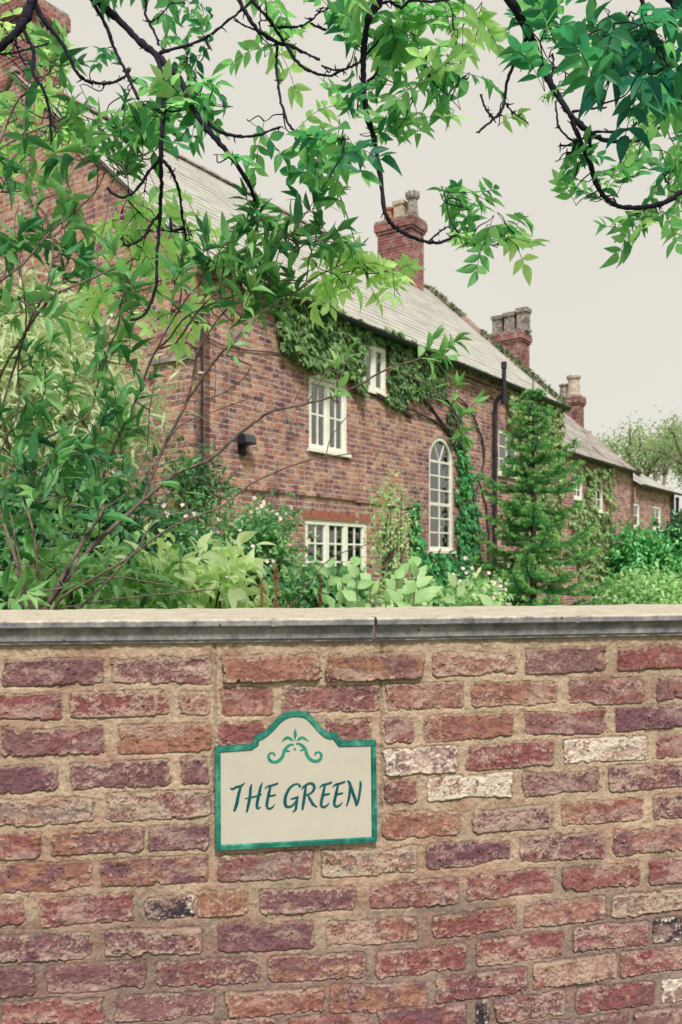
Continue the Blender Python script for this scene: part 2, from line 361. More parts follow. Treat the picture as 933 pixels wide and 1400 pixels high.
for row in range(NR):
    lst = []
    if row in ROWS:
        lst = [(float(px2X(np.array(a))), float(px2X(np.array(b_))), t_, l_) for a, b_, t_, l_ in BR(ROWS[row])]
        xa, xb = lst[0][0] - .014, lst[-1][1] + .014
    else: xa = xb = (row % 2) * .11
    def rnd(x0, x1): return (x0, x1, random.choice('pvRrRropqmgp'), random.choice([.05, .15, .2, .3, .4, .6]))
    x = xa
    while x > XW0:
        L_ = random.uniform(.2, .225) if random.random() < .8 else random.uniform(.09, .11)
        lst.append(rnd(x - L_, x)); x -= L_ + .014
    x = xb
    while x < XW1:
        L_ = random.uniform(.2, .225) if random.random() < .8 else random.uniform(.09, .11)
        lst.append(rnd(x, x + L_)); x += L_ + .014
    bricks += [(a, b_, row, t_, l_) for a, b_, t_, l_ in lst]
XS1, XS2 = float(px2X(np.array(294.))), float(px2X(np.array(521.5)))

def wallfield(X, Z):
    """height in front of the mortar plane and base colour of the brickwork at (X, Z)"""
    sh = X.shape
    wx = X + (fbm(X * 28, Z * 28, 11, 3) - .5) * .010 + (fbm(X * 150, Z * 150, 12, 2) - .5) * .0045
    wz = Z + (fbm(X * 18, Z * 28, 21, 3) - .5) * .013 + (fbm(X * 150, Z * 150, 22, 2) - .5) * .0045
    mort = np.array(lin(182, 160, 138))
    n1 = fbm(X * 9, Z * 9, 31, 4); n2 = fbm(X * 120, Z * 120, 41, 3); n3 = fbm(X * 330, Z * 330, 51, 2); n4 = fbm(X * 45, Z * 45, 61, 4)
    Hh = (n1 - .5) * .008 + (n4 - .5) * .006 + (n2 - .5) * .0035 + (n3 - .5) * .0012
    vary = (.74 + .45 * n1 + .42 * (n2 - .5) + .4 * (n3 - .5))
    Cc = mort[None, None] * vary[..., None]
    # a darker, greyer mortar towards the bottom of the wall and pinker patches of brick dust
    low = sm(1.02, .70, Z + (n1 - .5) * .3)[..., None]
    Cc = Cc * (1 - low) + low * np.array(lin(142, 122, 112))[None, None] * vary[..., None]
    pk = sm(.55, .72, fbm(X * 14, Z * 20, 71, 3))[..., None] * .5
    Cc = Cc * (1 - pk) + pk * np.array(lin(160, 120, 106))[None, None] * vary[..., None]
    pit = sm(.80, .88, fbm(X * 210, Z * 210, 81, 2)); Hh = Hh - pit * .002; Cc = Cc * (1 - .5 * pit[..., None])
    for xs in (XS1, XS2):                       # the straight joints of a blocked opening
        d = np.exp(-((wx - xs) / .0035) ** 2) * (Z > 1.05); Hh = Hh - d * .004; Cc = Cc * (1 - .3 * d[..., None])
    for bi, (x0, x1, row, ty, lime) in enumerate(bricks):
        m_ = (X[0] > x0 - .02) & (X[0] < x1 + .02)
        ci = np.nonzero(m_)[0]
        if len(ci) == 0: continue
        zc0 = float(zc(row, .5 * (x0 + x1)))
        r_ = (Z[:, 0] > zc0 - .055) & (Z[:, 0] < zc0 + .055); ri = np.nonzero(r_)[0]
        if len(ri) == 0: continue
        a, b_, c_, d_ = ri[0], ri[-1] + 1, ci[0], ci[-1] + 1
        x, z = wx[a:b_, c_:d_], wz[a:b_, c_:d_]; XX, ZZ = X[a:b_, c_:d_], Z[a:b_, c_:d_]
        rr = random.Random(bi * 7 + 3); hh = rr.uniform(.0275, .0315)
        tilt = rr.uniform(-.018, .018); cz = zc(row, XX) + (XX - .5 * (x0 + x1)) * tilt + rr.uniform(-.0015, .0015)
        rad = rr.uniform(.004, .013); gx, gz_ = rr.uniform(.4, 1.2), rr.uniform(.25, .95)
        x = XX + (x - XX) * gx; z = ZZ + (z - ZZ) * gz_
        qx = np.abs(x - .5 * (x0 + x1)) - (.5 * (x1 - x0) - rad); qz = np.abs(z - cz) - (hh - rad)
        sdf = np.sqrt(np.maximum(qx, 0) ** 2 + np.maximum(qz, 0) ** 2) + np.minimum(np.maximum(qx, qz), 0) - rad
        chip = sm(.6, .8, fbm(XX * 50 + bi, ZZ * 50, 91, 3)) * .006
        sdf = sdf + chip + sm(.55, .78, fbm(XX * 11, ZZ * 26, 93, 4)) * .006 + sm(.35, .2, fbm(XX * 6 + bi, ZZ * 6, 95, 2)) * .004
        k = sm(.0006, -.0018, sdf)
        sx, sz = XX * 1 + bi * 3.1, ZZ + bi * 1.7
        a1 = fbm(sx * 22, sz * 40, 101, 4); a2 = fbm(sx * 90, sz * 110, 111, 4); a3 = fbm(sx * 260, sz * 260, 121, 2); a4 = fbm(sx * 48, sz * 60, 131, 4)
        col = np.array(lin(*TY[ty]))
        alt = np.array(lin(*TY[rr.choice('vRrop' if ty != 'k' else 'vkv')]))
        f_ = sm(.42, .62, a1)[..., None] * .75
        cb = col * (1 - f_) + alt * f_
        cb = cb * (.34 + .85 * a2 + .52 * a3)[..., None]
        strk = sm(.62, .8, fbm(sx * 70 + 2 * a1, sz * 14, 141, 3))[..., None] * .22
        cb = cb * (1 - strk) + strk * np.array(lin(186, 160, 142))
        # lime and old paint, in ragged patches; each brick has its own amount
        edge = sm(-.012, -.001, sdf) * .12
        fl = a4 * .4 + a2 * .2 + fbm(sx * 14, sz * 30, 151, 3) * .4 + edge + (a3 - .5) * .4
        th = .76 - lime * .44
        lm = sm(th - .05, th + .09, fl)
        lc = np.array(lin(222, 212, 196) if ty in 'wk' else lin(186, 168, 150)) * (.72 + .5 * a2)[..., None]
        la = (lm * (.85 if ty in 'wkg' else .62))[..., None]; cb = cb * (1 - la) + lc * la
        smear = sm(.5, .74, fbm(sx * 16, sz * 42, 161, 4) + (a3 - .5) * .25)[..., None] * .62
        cb = cb * (1 - smear) + np.array(lin(186, 160, 148)) * (.62 + .62 * a2)[..., None] * smear
        pt = sm(.74, .82, fbm(sx * 130, sz * 160, 171, 3)); cr_ = sm(.022, .0, np.abs(fbm(sx * 24, sz * 24, 181, 4) - .5)) * (a1 > .55)
        cb = cb * (1 - .6 * np.maximum(pt, cr_ * .7)[..., None])
        rim = np.exp(-(sdf / .0014) ** 2)[..., None] * .6; 
        hb = rr.uniform(.0015, .005) * (1 if not (XS1 < .5 * (x0 + x1) < XS2 and row in (1, 2)) else .35)
        if row == 0 and XS1 - .01 < .5 * (x0 + x1) < XS2 + .05: hb = .013
        hm = hb + (a1 - .5) * .006 + (a4 - .5) * .005 + (a2 - .5) * .003 + (a3 - .5) * .0024 - pt * .0025 - cr_ * .002 + lm * .0008
        Hh[a:b_, c_:d_] = Hh[a:b_, c_:d_] * (1 - k) + k * hm - np.exp(-((sdf - .001) / .0015) ** 2) * .003 * (.4 + n4[a:b_, c_:d_])
        Cc[a:b_, c_:d_] = (Cc[a:b_, c_:d_] * (1 - k[..., None]) + k[..., None] * cb) * (1 - rim * .6)
    return Hh, np.clip(Cc, .004, .85)

me_v, me_f, me_c = [], [], []; nv = 0
def wall_patch(x0, x1, z0, z1, step):
    global nv
    nx = max(2, int((x1 - x0) / step)); nz_ = max(2, int((z1 - z0) / step))
    X, Z = np.meshgrid(np.linspace(x0, x1, nx), np.linspace(z0, z1, nz_))
    H, Cc = wallfield(X, Z)
    V = np.stack([X, wallY(X) - H, Z], -1).reshape(-1, 3)
    i, j = np.meshgrid(np.arange(nx - 1), np.arange(nz_ - 1)); a = (j * nx + i).ravel()
    me_v.append(V); me_f.append(np.stack([a, a + 1, a + nx + 1, a + nx], -1) + nv); me_c.append(Cc.reshape(-1, 3)); nv += len(V)
ZT = EYE - .168
ZF = .52
wall_patch(X0F, X1F, ZF, ZT, .0017)
wall_patch(XW0, X0F, ZF, ZT, .0045); wall_patch(X1F, XW1, ZF, ZT, .0045); wall_patch(XW0, XW1, 0, ZF, .007)
V = np.concatenate(me_v); Fq = np.concatenate(me_f); Cc = np.concatenate(me_c) * .86
TH = .40
wall_root = empty('garden_wall', (0, float(wallY(np.array(0.))), 0))
oy = wall_root.location.y
me = bpy.data.meshes.new('brickwork'); me.vertices.add(len(V)); V[:, 1] -= oy; me.vertices.foreach_set('co', V.ravel())
me.loops.add(Fq.size); me.loops.foreach_set('vertex_index', Fq.ravel()); me.polygons.add(len(Fq))
me.polygons.foreach_set('loop_start', np.arange(len(Fq)) * 4); me.polygons.foreach_set('loop_total', np.full(len(Fq), 4))
me.polygons.foreach_set('use_smooth', np.ones(len(Fq), bool))
ca = me.color_attributes.new('weathering', 'FLOAT_COLOR', 'POINT'); ca.data.foreach_set('color', np.concatenate([Cc, np.ones((len(Cc), 1))], 1).ravel())
me.update(calc_edges=True)
m, n, b = mat('old_brick_and_lime_mortar', .88, .25)
a = N_(n, 'ShaderNodeAttribute', attribute_name='weathering'); t = N_(n, 'ShaderNodeTexCoord')
z = noise(n, t.outputs['Object'], 420, 4, .7); z2 = noise(n, t.outputs['Object'], 60, 5, .7)
col = mixc(n, .55, a.outputs['Color'], ramp(n, z.outputs['Fac'], [(.25, (.6, .6, .62)), (.75, (1.4, 1.38, 1.34))]), 'MULTIPLY')
col = mixc(n, .4, col, ramp(n, z2.outputs['Fac'], [(.3, (.72, .7, .72)), (.7, (1.22, 1.2, 1.16))]), 'MULTIPLY')
n.links.new(col, b.inputs['Base Color']); bump(n, b, z.outputs['Fac'], .55, .0018); M['oldbrick'] = m
me.materials.append(m)
bo = bpy.data.objects.new('brickwork', me); C.objects.link(bo); bo.parent = wall_root
# solid core behind the face, its back a plain mortared face
core = MB()
pl = [XW0, XJ, XW1]
fy = [float(wallY(np.array(x))) + .018 - oy for x in pl]
core.prism([(pl[0], fy[0]), (pl[1], fy[1]), (pl[2], fy[2]), (pl[2], fy[2] + TH), (pl[1], fy[1] + TH), (pl[0], fy[0] + TH)], 0, ZT + .004, 'z')
core.build('wall_core', M['wall_b'], wall_root)
tag(wall_root, 'weathered old brick garden wall with pale stone coping, carrying the house sign', 'wall')
# coping stones: moulded fascia, top coloured paler than the face
m, n, b = mat('coping_stone', .9, .2); t = N_(n, 'ShaderNodeTexCoord'); sp = N_(n, 'ShaderNodeSeparateXYZ'); n.links.new(t.outputs['Object'], sp.inputs[0])
z = noise(n, t.outputs['Object'], 26, 8, .75); z2 = noise(n, t.outputs['Object'], 5, 5, .6); z3 = noise(n, t.outputs['Object'], 160, 4, .7)
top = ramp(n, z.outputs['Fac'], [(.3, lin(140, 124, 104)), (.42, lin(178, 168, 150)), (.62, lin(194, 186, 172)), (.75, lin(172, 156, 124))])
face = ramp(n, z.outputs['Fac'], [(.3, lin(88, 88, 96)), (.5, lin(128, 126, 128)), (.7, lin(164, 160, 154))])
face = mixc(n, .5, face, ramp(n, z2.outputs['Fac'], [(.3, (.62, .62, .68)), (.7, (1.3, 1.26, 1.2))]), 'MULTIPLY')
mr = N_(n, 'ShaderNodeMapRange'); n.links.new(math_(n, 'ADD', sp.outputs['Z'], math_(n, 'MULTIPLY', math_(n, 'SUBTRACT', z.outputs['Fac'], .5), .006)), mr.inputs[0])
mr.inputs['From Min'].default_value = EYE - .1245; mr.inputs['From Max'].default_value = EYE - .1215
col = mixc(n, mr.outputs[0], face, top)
col = mixc(n, .5, col, ramp(n, z3.outputs['Fac'], [(.25, (.6, .6, .6)), (.75, (1.35, 1.35, 1.35))]), 'MULTIPLY')
vo = N_(n, 'ShaderNodeTexVoronoi'); vo.inputs['Scale'].default_value = 34; n.links.new(t.outputs['Object'], vo.inputs['Vector'])
spk = math_(n, 'MULTIPLY', math_(n, 'LESS_THAN', math_(n, 'ADD', vo.outputs['Distance'], math_(n, 'MULTIPLY', math_(n, 'SUBTRACT', z3.outputs['Fac'], .5), .25)), .13), math_(n, 'GREATER_THAN', z2.outputs['Fac'], .53))
col = mixc(n, math_(n, 'MULTIPLY', spk, .75), col, lin(62, 50, 48))
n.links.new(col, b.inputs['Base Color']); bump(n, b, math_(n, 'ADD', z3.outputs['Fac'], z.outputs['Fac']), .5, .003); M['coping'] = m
prof = [(.016, -.1735), (-.006, -.1735), (-.010, -.171), (-.010, -.1665), (-.015, -.164), (-.0165, -.146), (-.0165, -.1395), (-.020, -.1365), (-.031, -.1365), (-.034, -.134), (-.034, -.1245), (-.030, -.1205), (-.02, -.1195)]
NB = 10
prof += [(-.02 + (TH + .03) * (k + 1) / NB, -.1195) for k in range(NB)] + [(TH + .035, -.125), (TH + .035, -.165)]
def coping(x0, x1):
    s = SL if x1 <= XJ + .01 else SR; d = np.array([1, s, 0]) / math.hypot(1, s); nn = np.array([-d[1], d[0], 0])
    na = max(3, int((x1 - x0) / .006)); xs = np.linspace(x0, x1, na); pr = np.array(prof); mcount = len(pr)
    Vv = np.zeros((na, mcount, 3))
    for i, x in enumerate(xs):
        base = np.array([x, float(wallY(np.array(min(x, x1 - 1e-4)))) - oy, EYE])
        Vv[i] = base + pr[:, :1] * nn + np.c_[np.zeros((mcount, 2)), pr[:, 1]]
    dz = (fbm(Vv[..., 0] * 22, Vv[..., 1] * 22, 5, 4) - .5) * .006; dn = (fbm(Vv[..., 0] * 60, Vv[..., 2] * 200, 8, 4) - .5) * .0035
    ch = sm(.7, .85, fbm(Vv[..., 0] * 30, Vv[..., 2] * 0 + 3, 9, 3))
    em = (np.abs(pr[:, 1] + .1245) < .012) & (pr[:, 0] < -.015)
    Vv[..., 2] += dz * (pr[:, 1] > -.122) - ch * em * .004; Vv[..., 1] += dn * (pr[:, 0] < .01) + ch * em * .004
    mb = MB(); i, j = np.meshgrid(np.arange(na - 1), np.arange(mcount - 1)); a_ = (i * mcount + j).ravel()
    mb.add(Vv.reshape(-1, 3), np.stack([a_, a_ + mcount, a_ + mcount + 1, a_ + 1], -1))
    mb.add(Vv[0], [list(range(mcount))]); mb.add(Vv[-1], [list(range(mcount))[::-1]])
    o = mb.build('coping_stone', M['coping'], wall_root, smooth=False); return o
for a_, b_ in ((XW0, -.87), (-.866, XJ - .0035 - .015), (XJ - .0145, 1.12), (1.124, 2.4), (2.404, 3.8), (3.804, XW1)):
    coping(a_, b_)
# mortar in the open joint of the coping
jm = MB(); jm.box(XJ - .024, XJ - .008, float(wallY(np.array(XJ))) - oy - .012, float(wallY(np.array(XJ))) - oy + .3, EYE - .168, EYE - .128)
jm.build('coping_joint', simple('joint_mortar', lin(110, 84, 80), lin(150, 122, 108), 60, .95, .1, .5), wall_root)

# ---------------------------------------------------------------- the ceramic house sign
def sgn(cx, cy): return px2X(np.array(270 + cx / 3.456)), None
dW = np.array([1, SL, 0]) / math.hypot(1, SL); nW = np.array([-dW[1], dW[0], 0])
SX = float(px2X(np.array(405.))); SY = float(wallY(np.array(SX))); SZ = EYE + (HY - 1095) / F * SY
sign = empty('house_sign', (SX, SY - .012, SZ), math.atan(SL))
def sp_(cx, cy):                                # crop coordinate on the sign -> local (x, z) on its face
    px = 270 + cx / 3.456; py = 960 + cy / 3.456; X = float(px2X(np.array(px))); Y = float(wallY(np.array(X))) - .012
    k = (px - CX) / F; X = k * Y
    return ((X - SX) / dW[0], EYE + (HY - py) / F * Y - SZ)
outl = [(82, 212), (250, 200), (264, 190), (268, 160), (300, 150), (340, 118), (380, 75), (420, 50), (468, 42), (520, 52), (556, 84), (592, 125), (625, 148),
        (662, 142), (668, 168), (680, 184), (760, 182), (845, 180), (850, 660), (84, 702)]
hi = spline(outl[3:14], 5)
O_ = [sp_(*p) for p in outl[:3] + [tuple(q) for q in hi] + outl[14:]]
cen = np.mean(O_, axis=0)
def inset(poly, d):
    p = np.array(poly); n_ = len(p); out = []
    for i in range(n_):
        a_, b_, c_ = p[i - 1], p[i], p[(i + 1) % n_]
        e1 = (b_ - a_) / (np.linalg.norm(b_ - a_) + 1e-9); e2 = (c_ - b_) / (np.linalg.norm(c_ - b_) + 1e-9)
        n1 = np.array([-e1[1], e1[0]]); n2 = np.array([-e2[1], e2[0]]); nn = n1 + n2; nn /= np.linalg.norm(nn) + 1e-9
        out.append(b_ - nn * d / max(.55, nn @ n1))
    return [tuple(q) for q in out]
I1, I2, I3 = inset(O_, .0015), inset(O_, .0100), inset(O_, .0128)
mb = MB(); n_ = len(O_)
rings = [(O_, .012), (O_, -.001), (I1, -.0045), (I2, -.0055), (I3, -.002)]
Vv = [(x, y, z_) for r, y in rings for x, z_ in r]
mb.add(Vv, [(i * n_ + k, i * n_ + (k + 1) % n_, (i + 1) * n_ + (k + 1) % n_, (i + 1) * n_ + k) for i in range(4) for k in range(n_)])
m, n, b = mat('green_glaze', .3, .5); t = N_(n, 'ShaderNodeTexCoord'); z = noise(n, t.outputs['Object'], 55, 5, .7); z2 = noise(n, t.outputs['Object'], 16, 4, .6)
c_ = ramp(n, math_(n, 'ADD', math_(n, 'MULTIPLY', z.outputs['Fac'], .5), math_(n, 'MULTIPLY', z2.outputs['Fac'], .5)), [(.36, lin(6, 72, 70)), (.5, lin(20, 108, 94)), (.62, lin(74, 150, 126))])
n.links.new(c_, b.inputs['Base Color']); M['glaze'] = m
mb.build('border', M['glaze'], sign, smooth=False)
mb = MB(); mb.prism([(x, z_) for x, z_ in inset(O_, .002)], -.0021, .008)
m, n, b = mat('cream_glaze', .5, .25); t = N_(n, 'ShaderNodeTexCoord'); z = noise(n, t.outputs['Object'], 9, 4, .6)
n.links.new(ramp(n, z.outputs['Fac'], [(.3, lin(178, 172, 158)), (.7, lin(187, 181, 168))]), b.inputs['Base Color']); bump(n, b, z.outputs['Fac'], .1, .002)
mb.build('plaque', m, sign)
ink = simple('dark_teal_ink', lin(4, 66, 76), lin(12, 88, 92), 60, .25, .5); ink2 = simple('green_ink', lin(20, 110, 96), lin(58, 146, 122), 90, .25, .5)
class Pen:
    def __init__(s): s.mb = MB(); s.k = 0
    def stroke(s, pts, ws, k=7):                # brush stroke: centre line and width in crop units
        p = spline([sp_(*q) for q in pts], k); n_ = len(p)
        w_ = np.interp(np.linspace(0, 1, n_), np.linspace(0, 1, len(ws)), ws) * .62 / 3.456 / 640
        t_ = unit(np.gradient(p, axis=0)); no = np.c_[-t_[:, 1], t_[:, 0]]
        y = -.0026 - .00004 * s.k; s.k += 1
        Vv = [(a[0], y, a[1]) for a in p + no * w_[:, None]] + [(a[0], y, a[1]) for a in p - no * w_[:, None]]
        s.mb.add(Vv, np.array([(i, i + 1, n_ + i + 1, n_ + i) for i in range(n_ - 1)]))
    def dot(s, c, r):
        y = -.0026 - .00004 * s.k; s.k += 1; cx, cz = sp_(*c); r = r / 3.456 / 640
        s.mb.add([(cx + r * math.cos(a), y, cz + r * math.sin(a)) for a in np.linspace(0, 2 * math.pi, 16)[:-1]], [list(range(15))])
pen = Pen(); st = pen.stroke
# T H E
st([(155, 402), (165, 410), (185, 400), (208, 394), (224, 380)], [3, 9, 10, 10, 4]); st([(205, 398), (194, 440), (186, 480), (174, 515)], [9, 12, 13, 13, 9])
st([(258, 385), (252, 405), (248, 450), (240, 490), (233, 520)], [3, 11, 12, 12, 6]); st([(308, 378), (299, 400), (290, 440), (282, 480), (285, 500), (300, 494)], [3, 10, 12, 12, 10, 4]); st([(224, 455), (250, 450), (290, 440), (304, 432)], [3, 7, 8, 5])
st([(346, 396), (338, 430), (330, 470), (328, 495)], [9, 12, 12, 11]); st([(318, 408), (335, 396), (360, 390), (382, 381)], [3, 8, 9, 7]); st([(335, 444), (355, 440), (372, 436)], [7, 8, 6]); st([(328, 495), (340, 502), (356, 494), (366, 480)], [9, 9, 7, 2])
# G R E E N
st([(486, 400), (478, 386), (458, 388), (436, 405), (420, 435), (414, 465), (420, 490), (440, 492), (456, 480), (470, 462)], [11, 6, 8, 10, 12, 13, 12, 9, 8, 8]); st([(440, 456), (460, 452), (478, 444)], [4, 9, 6]); st([(474, 448), (468, 480), (464, 505), (450, 518)], [7, 11, 10, 4])
st([(512, 394), (508, 430), (502, 470), (496, 508)], [8, 12, 12, 8]); st([(492, 412), (504, 396), (530, 382), (548, 388), (552, 405), (540, 425), (514, 438)], [3, 8, 9, 11, 11, 8, 5]); st([(522, 436), (534, 460), (548, 482), (566, 494)], [6, 11, 11, 4])
for dx, dy in ((0, 0), (62, -3)):
    st([(602 + dx, 392 + dy), (594 + dx, 430 + dy), (586 + dx, 465 + dy), (584 + dx, 488 + dy)], [8, 12, 12, 11]); st([(576 + dx, 402 + dy), (592 + dx, 390 + dy), (616 + dx, 384 + dy), (636 + dx, 376 + dy)], [3, 8, 9, 7])
    st([(592 + dx, 438 + dy), (610 + dx, 434 + dy), (626 + dx, 430 + dy)], [7, 8, 6]); st([(584 + dx, 488 + dy), (596 + dx, 494 + dy), (612 + dx, 486 + dy), (624 + dx, 472 + dy)], [9, 9, 7, 2])
st([(722, 378), (720, 410), (716, 450), (704, 490)], [7, 10, 10, 5]); st([(708, 368), (718, 380), (732, 420), (746, 460), (752, 486)], [5, 11, 12, 11, 9]); st([(770, 372), (770, 400), (764, 440), (758, 470), (750, 488)], [8, 10, 10, 9, 6])
pen.mb.build('lettering', ink, sign)
pen = Pen(); st = pen.stroke
st([(461, 124), (462, 150), (461, 182)], [2, 15, 2]); st([(452, 184), (440, 172), (420, 168), (396, 188)], [3, 12, 12, 2]); st([(470, 184), (482, 172), (500, 168), (526, 184)], [3, 12, 12, 2])
for s_ in (-1, 1):
    q = lambda x, y: (461 + s_ * (461 - x) * -1, y) if s_ == 1 else (x, y)
    mir = lambda x, y: (x, y) if s_ == -1 else (922 - x, y - 4)
    st([mir(*p) for p in [(456, 200), (440, 200), (425, 210), (412, 226), (402, 256), (384, 276), (360, 282), (342, 272), (336, 254), (346, 240), (362, 242), (366, 254)]], [6, 9, 12, 13, 13, 13, 12, 12, 10, 8, 8, 7])
    st([mir(*p) for p in [(418, 216), (424, 228), (438, 232)]], [8, 9, 3])
pen.dot((460, 221), 6)
pen.mb.build('scroll_motif', ink2, sign)
tag(sign, 'cream ceramic house sign with green border reading THE GREEN, fixed on the brick wall', 'house sign')

# ---------------------------------------------------------------- the house
UX = np.array([.571, .821]); UX /= np.linalg.norm(UX); NX = np.array([-UX[1], UX[0]])
HC = np.array([-1.856, 11.05]); HR = math.atan2(UX[1], UX[0])
def w2t(px, off=0.0):                           # distance along the front wall plane (off metres out from it) seen at pixel column px
    k = (px - CX) / F; c = HC - NX * off
    return (k * c[1] - c[0]) / (UX[0] - k * UX[1])
def tY(t, off=0.0): return HC[1] + UX[1] * t - NX[1] * off
def hz(px, py, off=0.0):
    t = w2t(px, off); return t, EYE + (HY - py) / F * tY(t, off)
house = empty('brick_house', (HC[0], HC[1], 0), HR)
tag(house, 'long old red brick house with pale slate roof and ivy under its eaves', 'house')
T1, E1, R1, D1 = w2t(768), 5.48, 8.92, 3.70
T2, E2, R2 = w2t(866), 4.40, 7.60
T3, E3, R3, D3 = w2t(922), 4.02, 5.45, 2.4

def rect(px0, px1, py0, py1):
    """opening from the pixel box measured at its left and right edges' mean"""
    t0, t1 = w2t(px0), w2t(px1); pm = .5 * (px0 + px1); Y = tY(w2t(pm))
    return [t0, t1, EYE + (HY - py1) / F * Y, EYE + (HY - py0) / F * Y]
def front_wall(name, t0, t1, ztop, ops, parent, m):
    xs = sorted({t0, t1, *[o[0] for o in ops], *[o[1] for o in ops]}); zs = sorted({0, ztop, *[o[2] for o in ops], *[o[3] for o in ops]})
    mb = MB()
    for a_, b_ in zip(xs, xs[1:]):
        for c_, d_ in zip(zs, zs[1:]):
            if any(o[0] - 1e-6 <= a_ and b_ <= o[1] + 1e-6 and o[2] - 1e-6 <= c_ and d_ <= o[3] + 1e-6 for o in ops): continue
            mb.add([(a_, 0, c_), (b_, 0, c_), (b_, 0, d_), (a_, 0, d_)], [(0, 1, 2, 3)])
    for o in ops:                               # reveals
        a_, b_, c_, d_ = o[:4]; R_ = .13
        mb.add([(a_, 0, c_), (a_, 0, d_), (a_, R_, d_), (a_, R_, c_)], [(0, 1, 2, 3)]); mb.add([(b_, 0, c_), (b_, R_, c_), (b_, R_, d_), (b_, 0, d_)], [(0, 1, 2, 3)])
        mb.add([(a_, 0, c_), (a_, R_, c_), (b_, R_, c_), (b_, 0, c_)], [(0, 1, 2, 3)]); mb.add([(a_, 0, d_), (b_, 0, d_), (b_, R_, d_), (a_, R_, d_)], [(0, 1, 2, 3)])
        if len(o) > 4:                          # round head: fill the spandrels
            r = (b_ - a_) / 2; cx = (a_ + b_) / 2; zz = d_ - r
            for sgn_ in (-1, 1):
                arc = [(cx + sgn_ * r * math.cos(q), zz + r * math.sin(q)) for q in np.linspace(0, math.pi / 2, 9)]
                corner = (cx + sgn_ * r, d_)
                for i in range(8):
                    mb.add([(arc[i][0], 0, arc[i][1]), (arc[i + 1][0], 0, arc[i + 1][1]), (corner[0], 0, corner[1])], [(0, 1, 2) if sgn_ < 0 else (0, 2, 1)])
                    mb.add([(arc[i][0], 0, arc[i][1]), (arc[i + 1][0], 0, arc[i + 1][1]), (arc[i + 1][0], .13, arc[i + 1][1]), (arc[i][0], .13, arc[i][1])], [(0, 1, 2, 3)])
    return mb.build(name, m, parent)
def window(o, parent, cols, rows, mull=0, arch=False, curtain=.6, sill=True, y=.02, fw=.075):
    a_, b_, c_, d_ = o[:4]; mb = MB(); bw = .028
    wi = b_ - a_
    if arch:
        r = wi / 2; cx = (a_ + b_) / 2; zz = d_ - r
        mb.box(a_, a_ + fw, y, y + .08, c_, zz); mb.box(b_ - fw, b_, y, y + .08, c_, zz); mb.box(a_ + fw, b_ - fw, y, y + .08, c_, c_ + fw)
        A = np.linspace(0, math.pi, 19)
        for q0, q1 in zip(A, A[1:]):
            mb.prism([(cx + r * math.cos(q0), zz + r * math.sin(q0)), (cx + r * math.cos(q1), zz + r * math.sin(q1)), (cx + (r - fw) * math.cos(q1), zz + (r - fw) * math.sin(q1)), (cx + (r - fw) * math.cos(q0), zz + (r - fw) * math.sin(q0))], y, y + .08)
        top = zz
        for q in (math.radians(60), math.radians(120)):
            d2 = np.array([math.cos(q), math.sin(q)]); nn = np.array([-d2[1], d2[0]]) * .012; p0 = np.array([cx, zz]); p1 = p0 + d2 * (r - fw + .003)
            mb.prism([tuple(p0 - nn), tuple(p1 - nn), tuple(p1 + nn), tuple(p0 + nn)], y + .025, y + .05)
    else:
        mb.box(a_, a_ + fw, y, y + .08, c_, d_); mb.box(b_ - fw, b_, y, y + .08, c_, d_)
        mb.box(a_ + fw, b_ - fw, y, y + .08, c_, c_ + fw); mb.box(a_ + fw, b_ - fw, y, y + .08, d_ - fw, d_); top = d_ - fw
    ia, ib, ic, idd = a_ + fw, b_ - fw, c_ + fw, top
    edges = np.linspace(ia, ib, (mull + 1) + 1)
    for x in edges[1:-1]: mb.box(x - .035, x + .035, y + .002, y + .078, ic, idd)
    per = cols
    for e0, e1 in zip(edges, edges[1:]):
        e0 += .035 if e0 > ia + .01 else 0; e1 -= .035 if e1 < ib - .01 else 0
        if mull: # casement sash frames
            for xx in (e0, e1 - .035): mb.box(xx, xx + .035, y + .015, y + .06, ic, idd)
        for k in range(1, per):
            x = e0 + (e1 - e0) * k / per; mb.box(x - bw / 2, x + bw / 2, y + .02, y + .055, ic, idd)
    for k in range(1, rows):
        z_ = ic + (idd - ic) * k / rows; th = bw if not (arch and k == rows // 2) else .06
        mb.box(ia, ib, y + .022, y + .052, z_ - th / 2, z_ + th / 2)
    if arch: mb.box(ia, ib, y + .022, y + .052, idd - .02, idd + .02)
    f_ = mb.build('window', M['white'], parent)
    gl_ = MB()
    if arch:
        poly = [(ia, ic), (ib, ic), (ib, top)] + [(cx + (r - fw) * math.cos(q), zz + (r - fw) * math.sin(q)) for q in np.linspace(0, math.pi, 13)[1:-1]] + [(ia, top)]
        gl_.prism(poly, y + .034, y + .040)
    else: gl_.box(ia, ib, y + .034, y + .040, ic, idd)
    gl_.build('pane', M['glass'], f_)
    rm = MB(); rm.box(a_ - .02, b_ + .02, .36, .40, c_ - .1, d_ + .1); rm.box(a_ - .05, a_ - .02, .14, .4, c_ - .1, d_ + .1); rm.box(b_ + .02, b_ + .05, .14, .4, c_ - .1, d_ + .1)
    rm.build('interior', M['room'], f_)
    if curtain:
        nseg = 24
        for x0, x1 in ((ia - .02, ia + (ib - ia) * curtain / 2), (ib - (ib - ia) * curtain / 2, ib + .02)):
            cm = MB(); xs = np.linspace(x0, x1, nseg); ys = .115 + .008 * np.sin(np.arange(nseg) * 1.9)
            Vv = [(x, yy, c_ - .05) for x, yy in zip(xs, ys)] + [(x, yy, d_ + .05) for x, yy in zip(xs, ys)]
            cm.add(Vv, np.array([(i, i + 1, nseg + i + 1, nseg + i) for i in range(nseg - 1)]))
            cm.build('curtain', M['curtain'], f_)
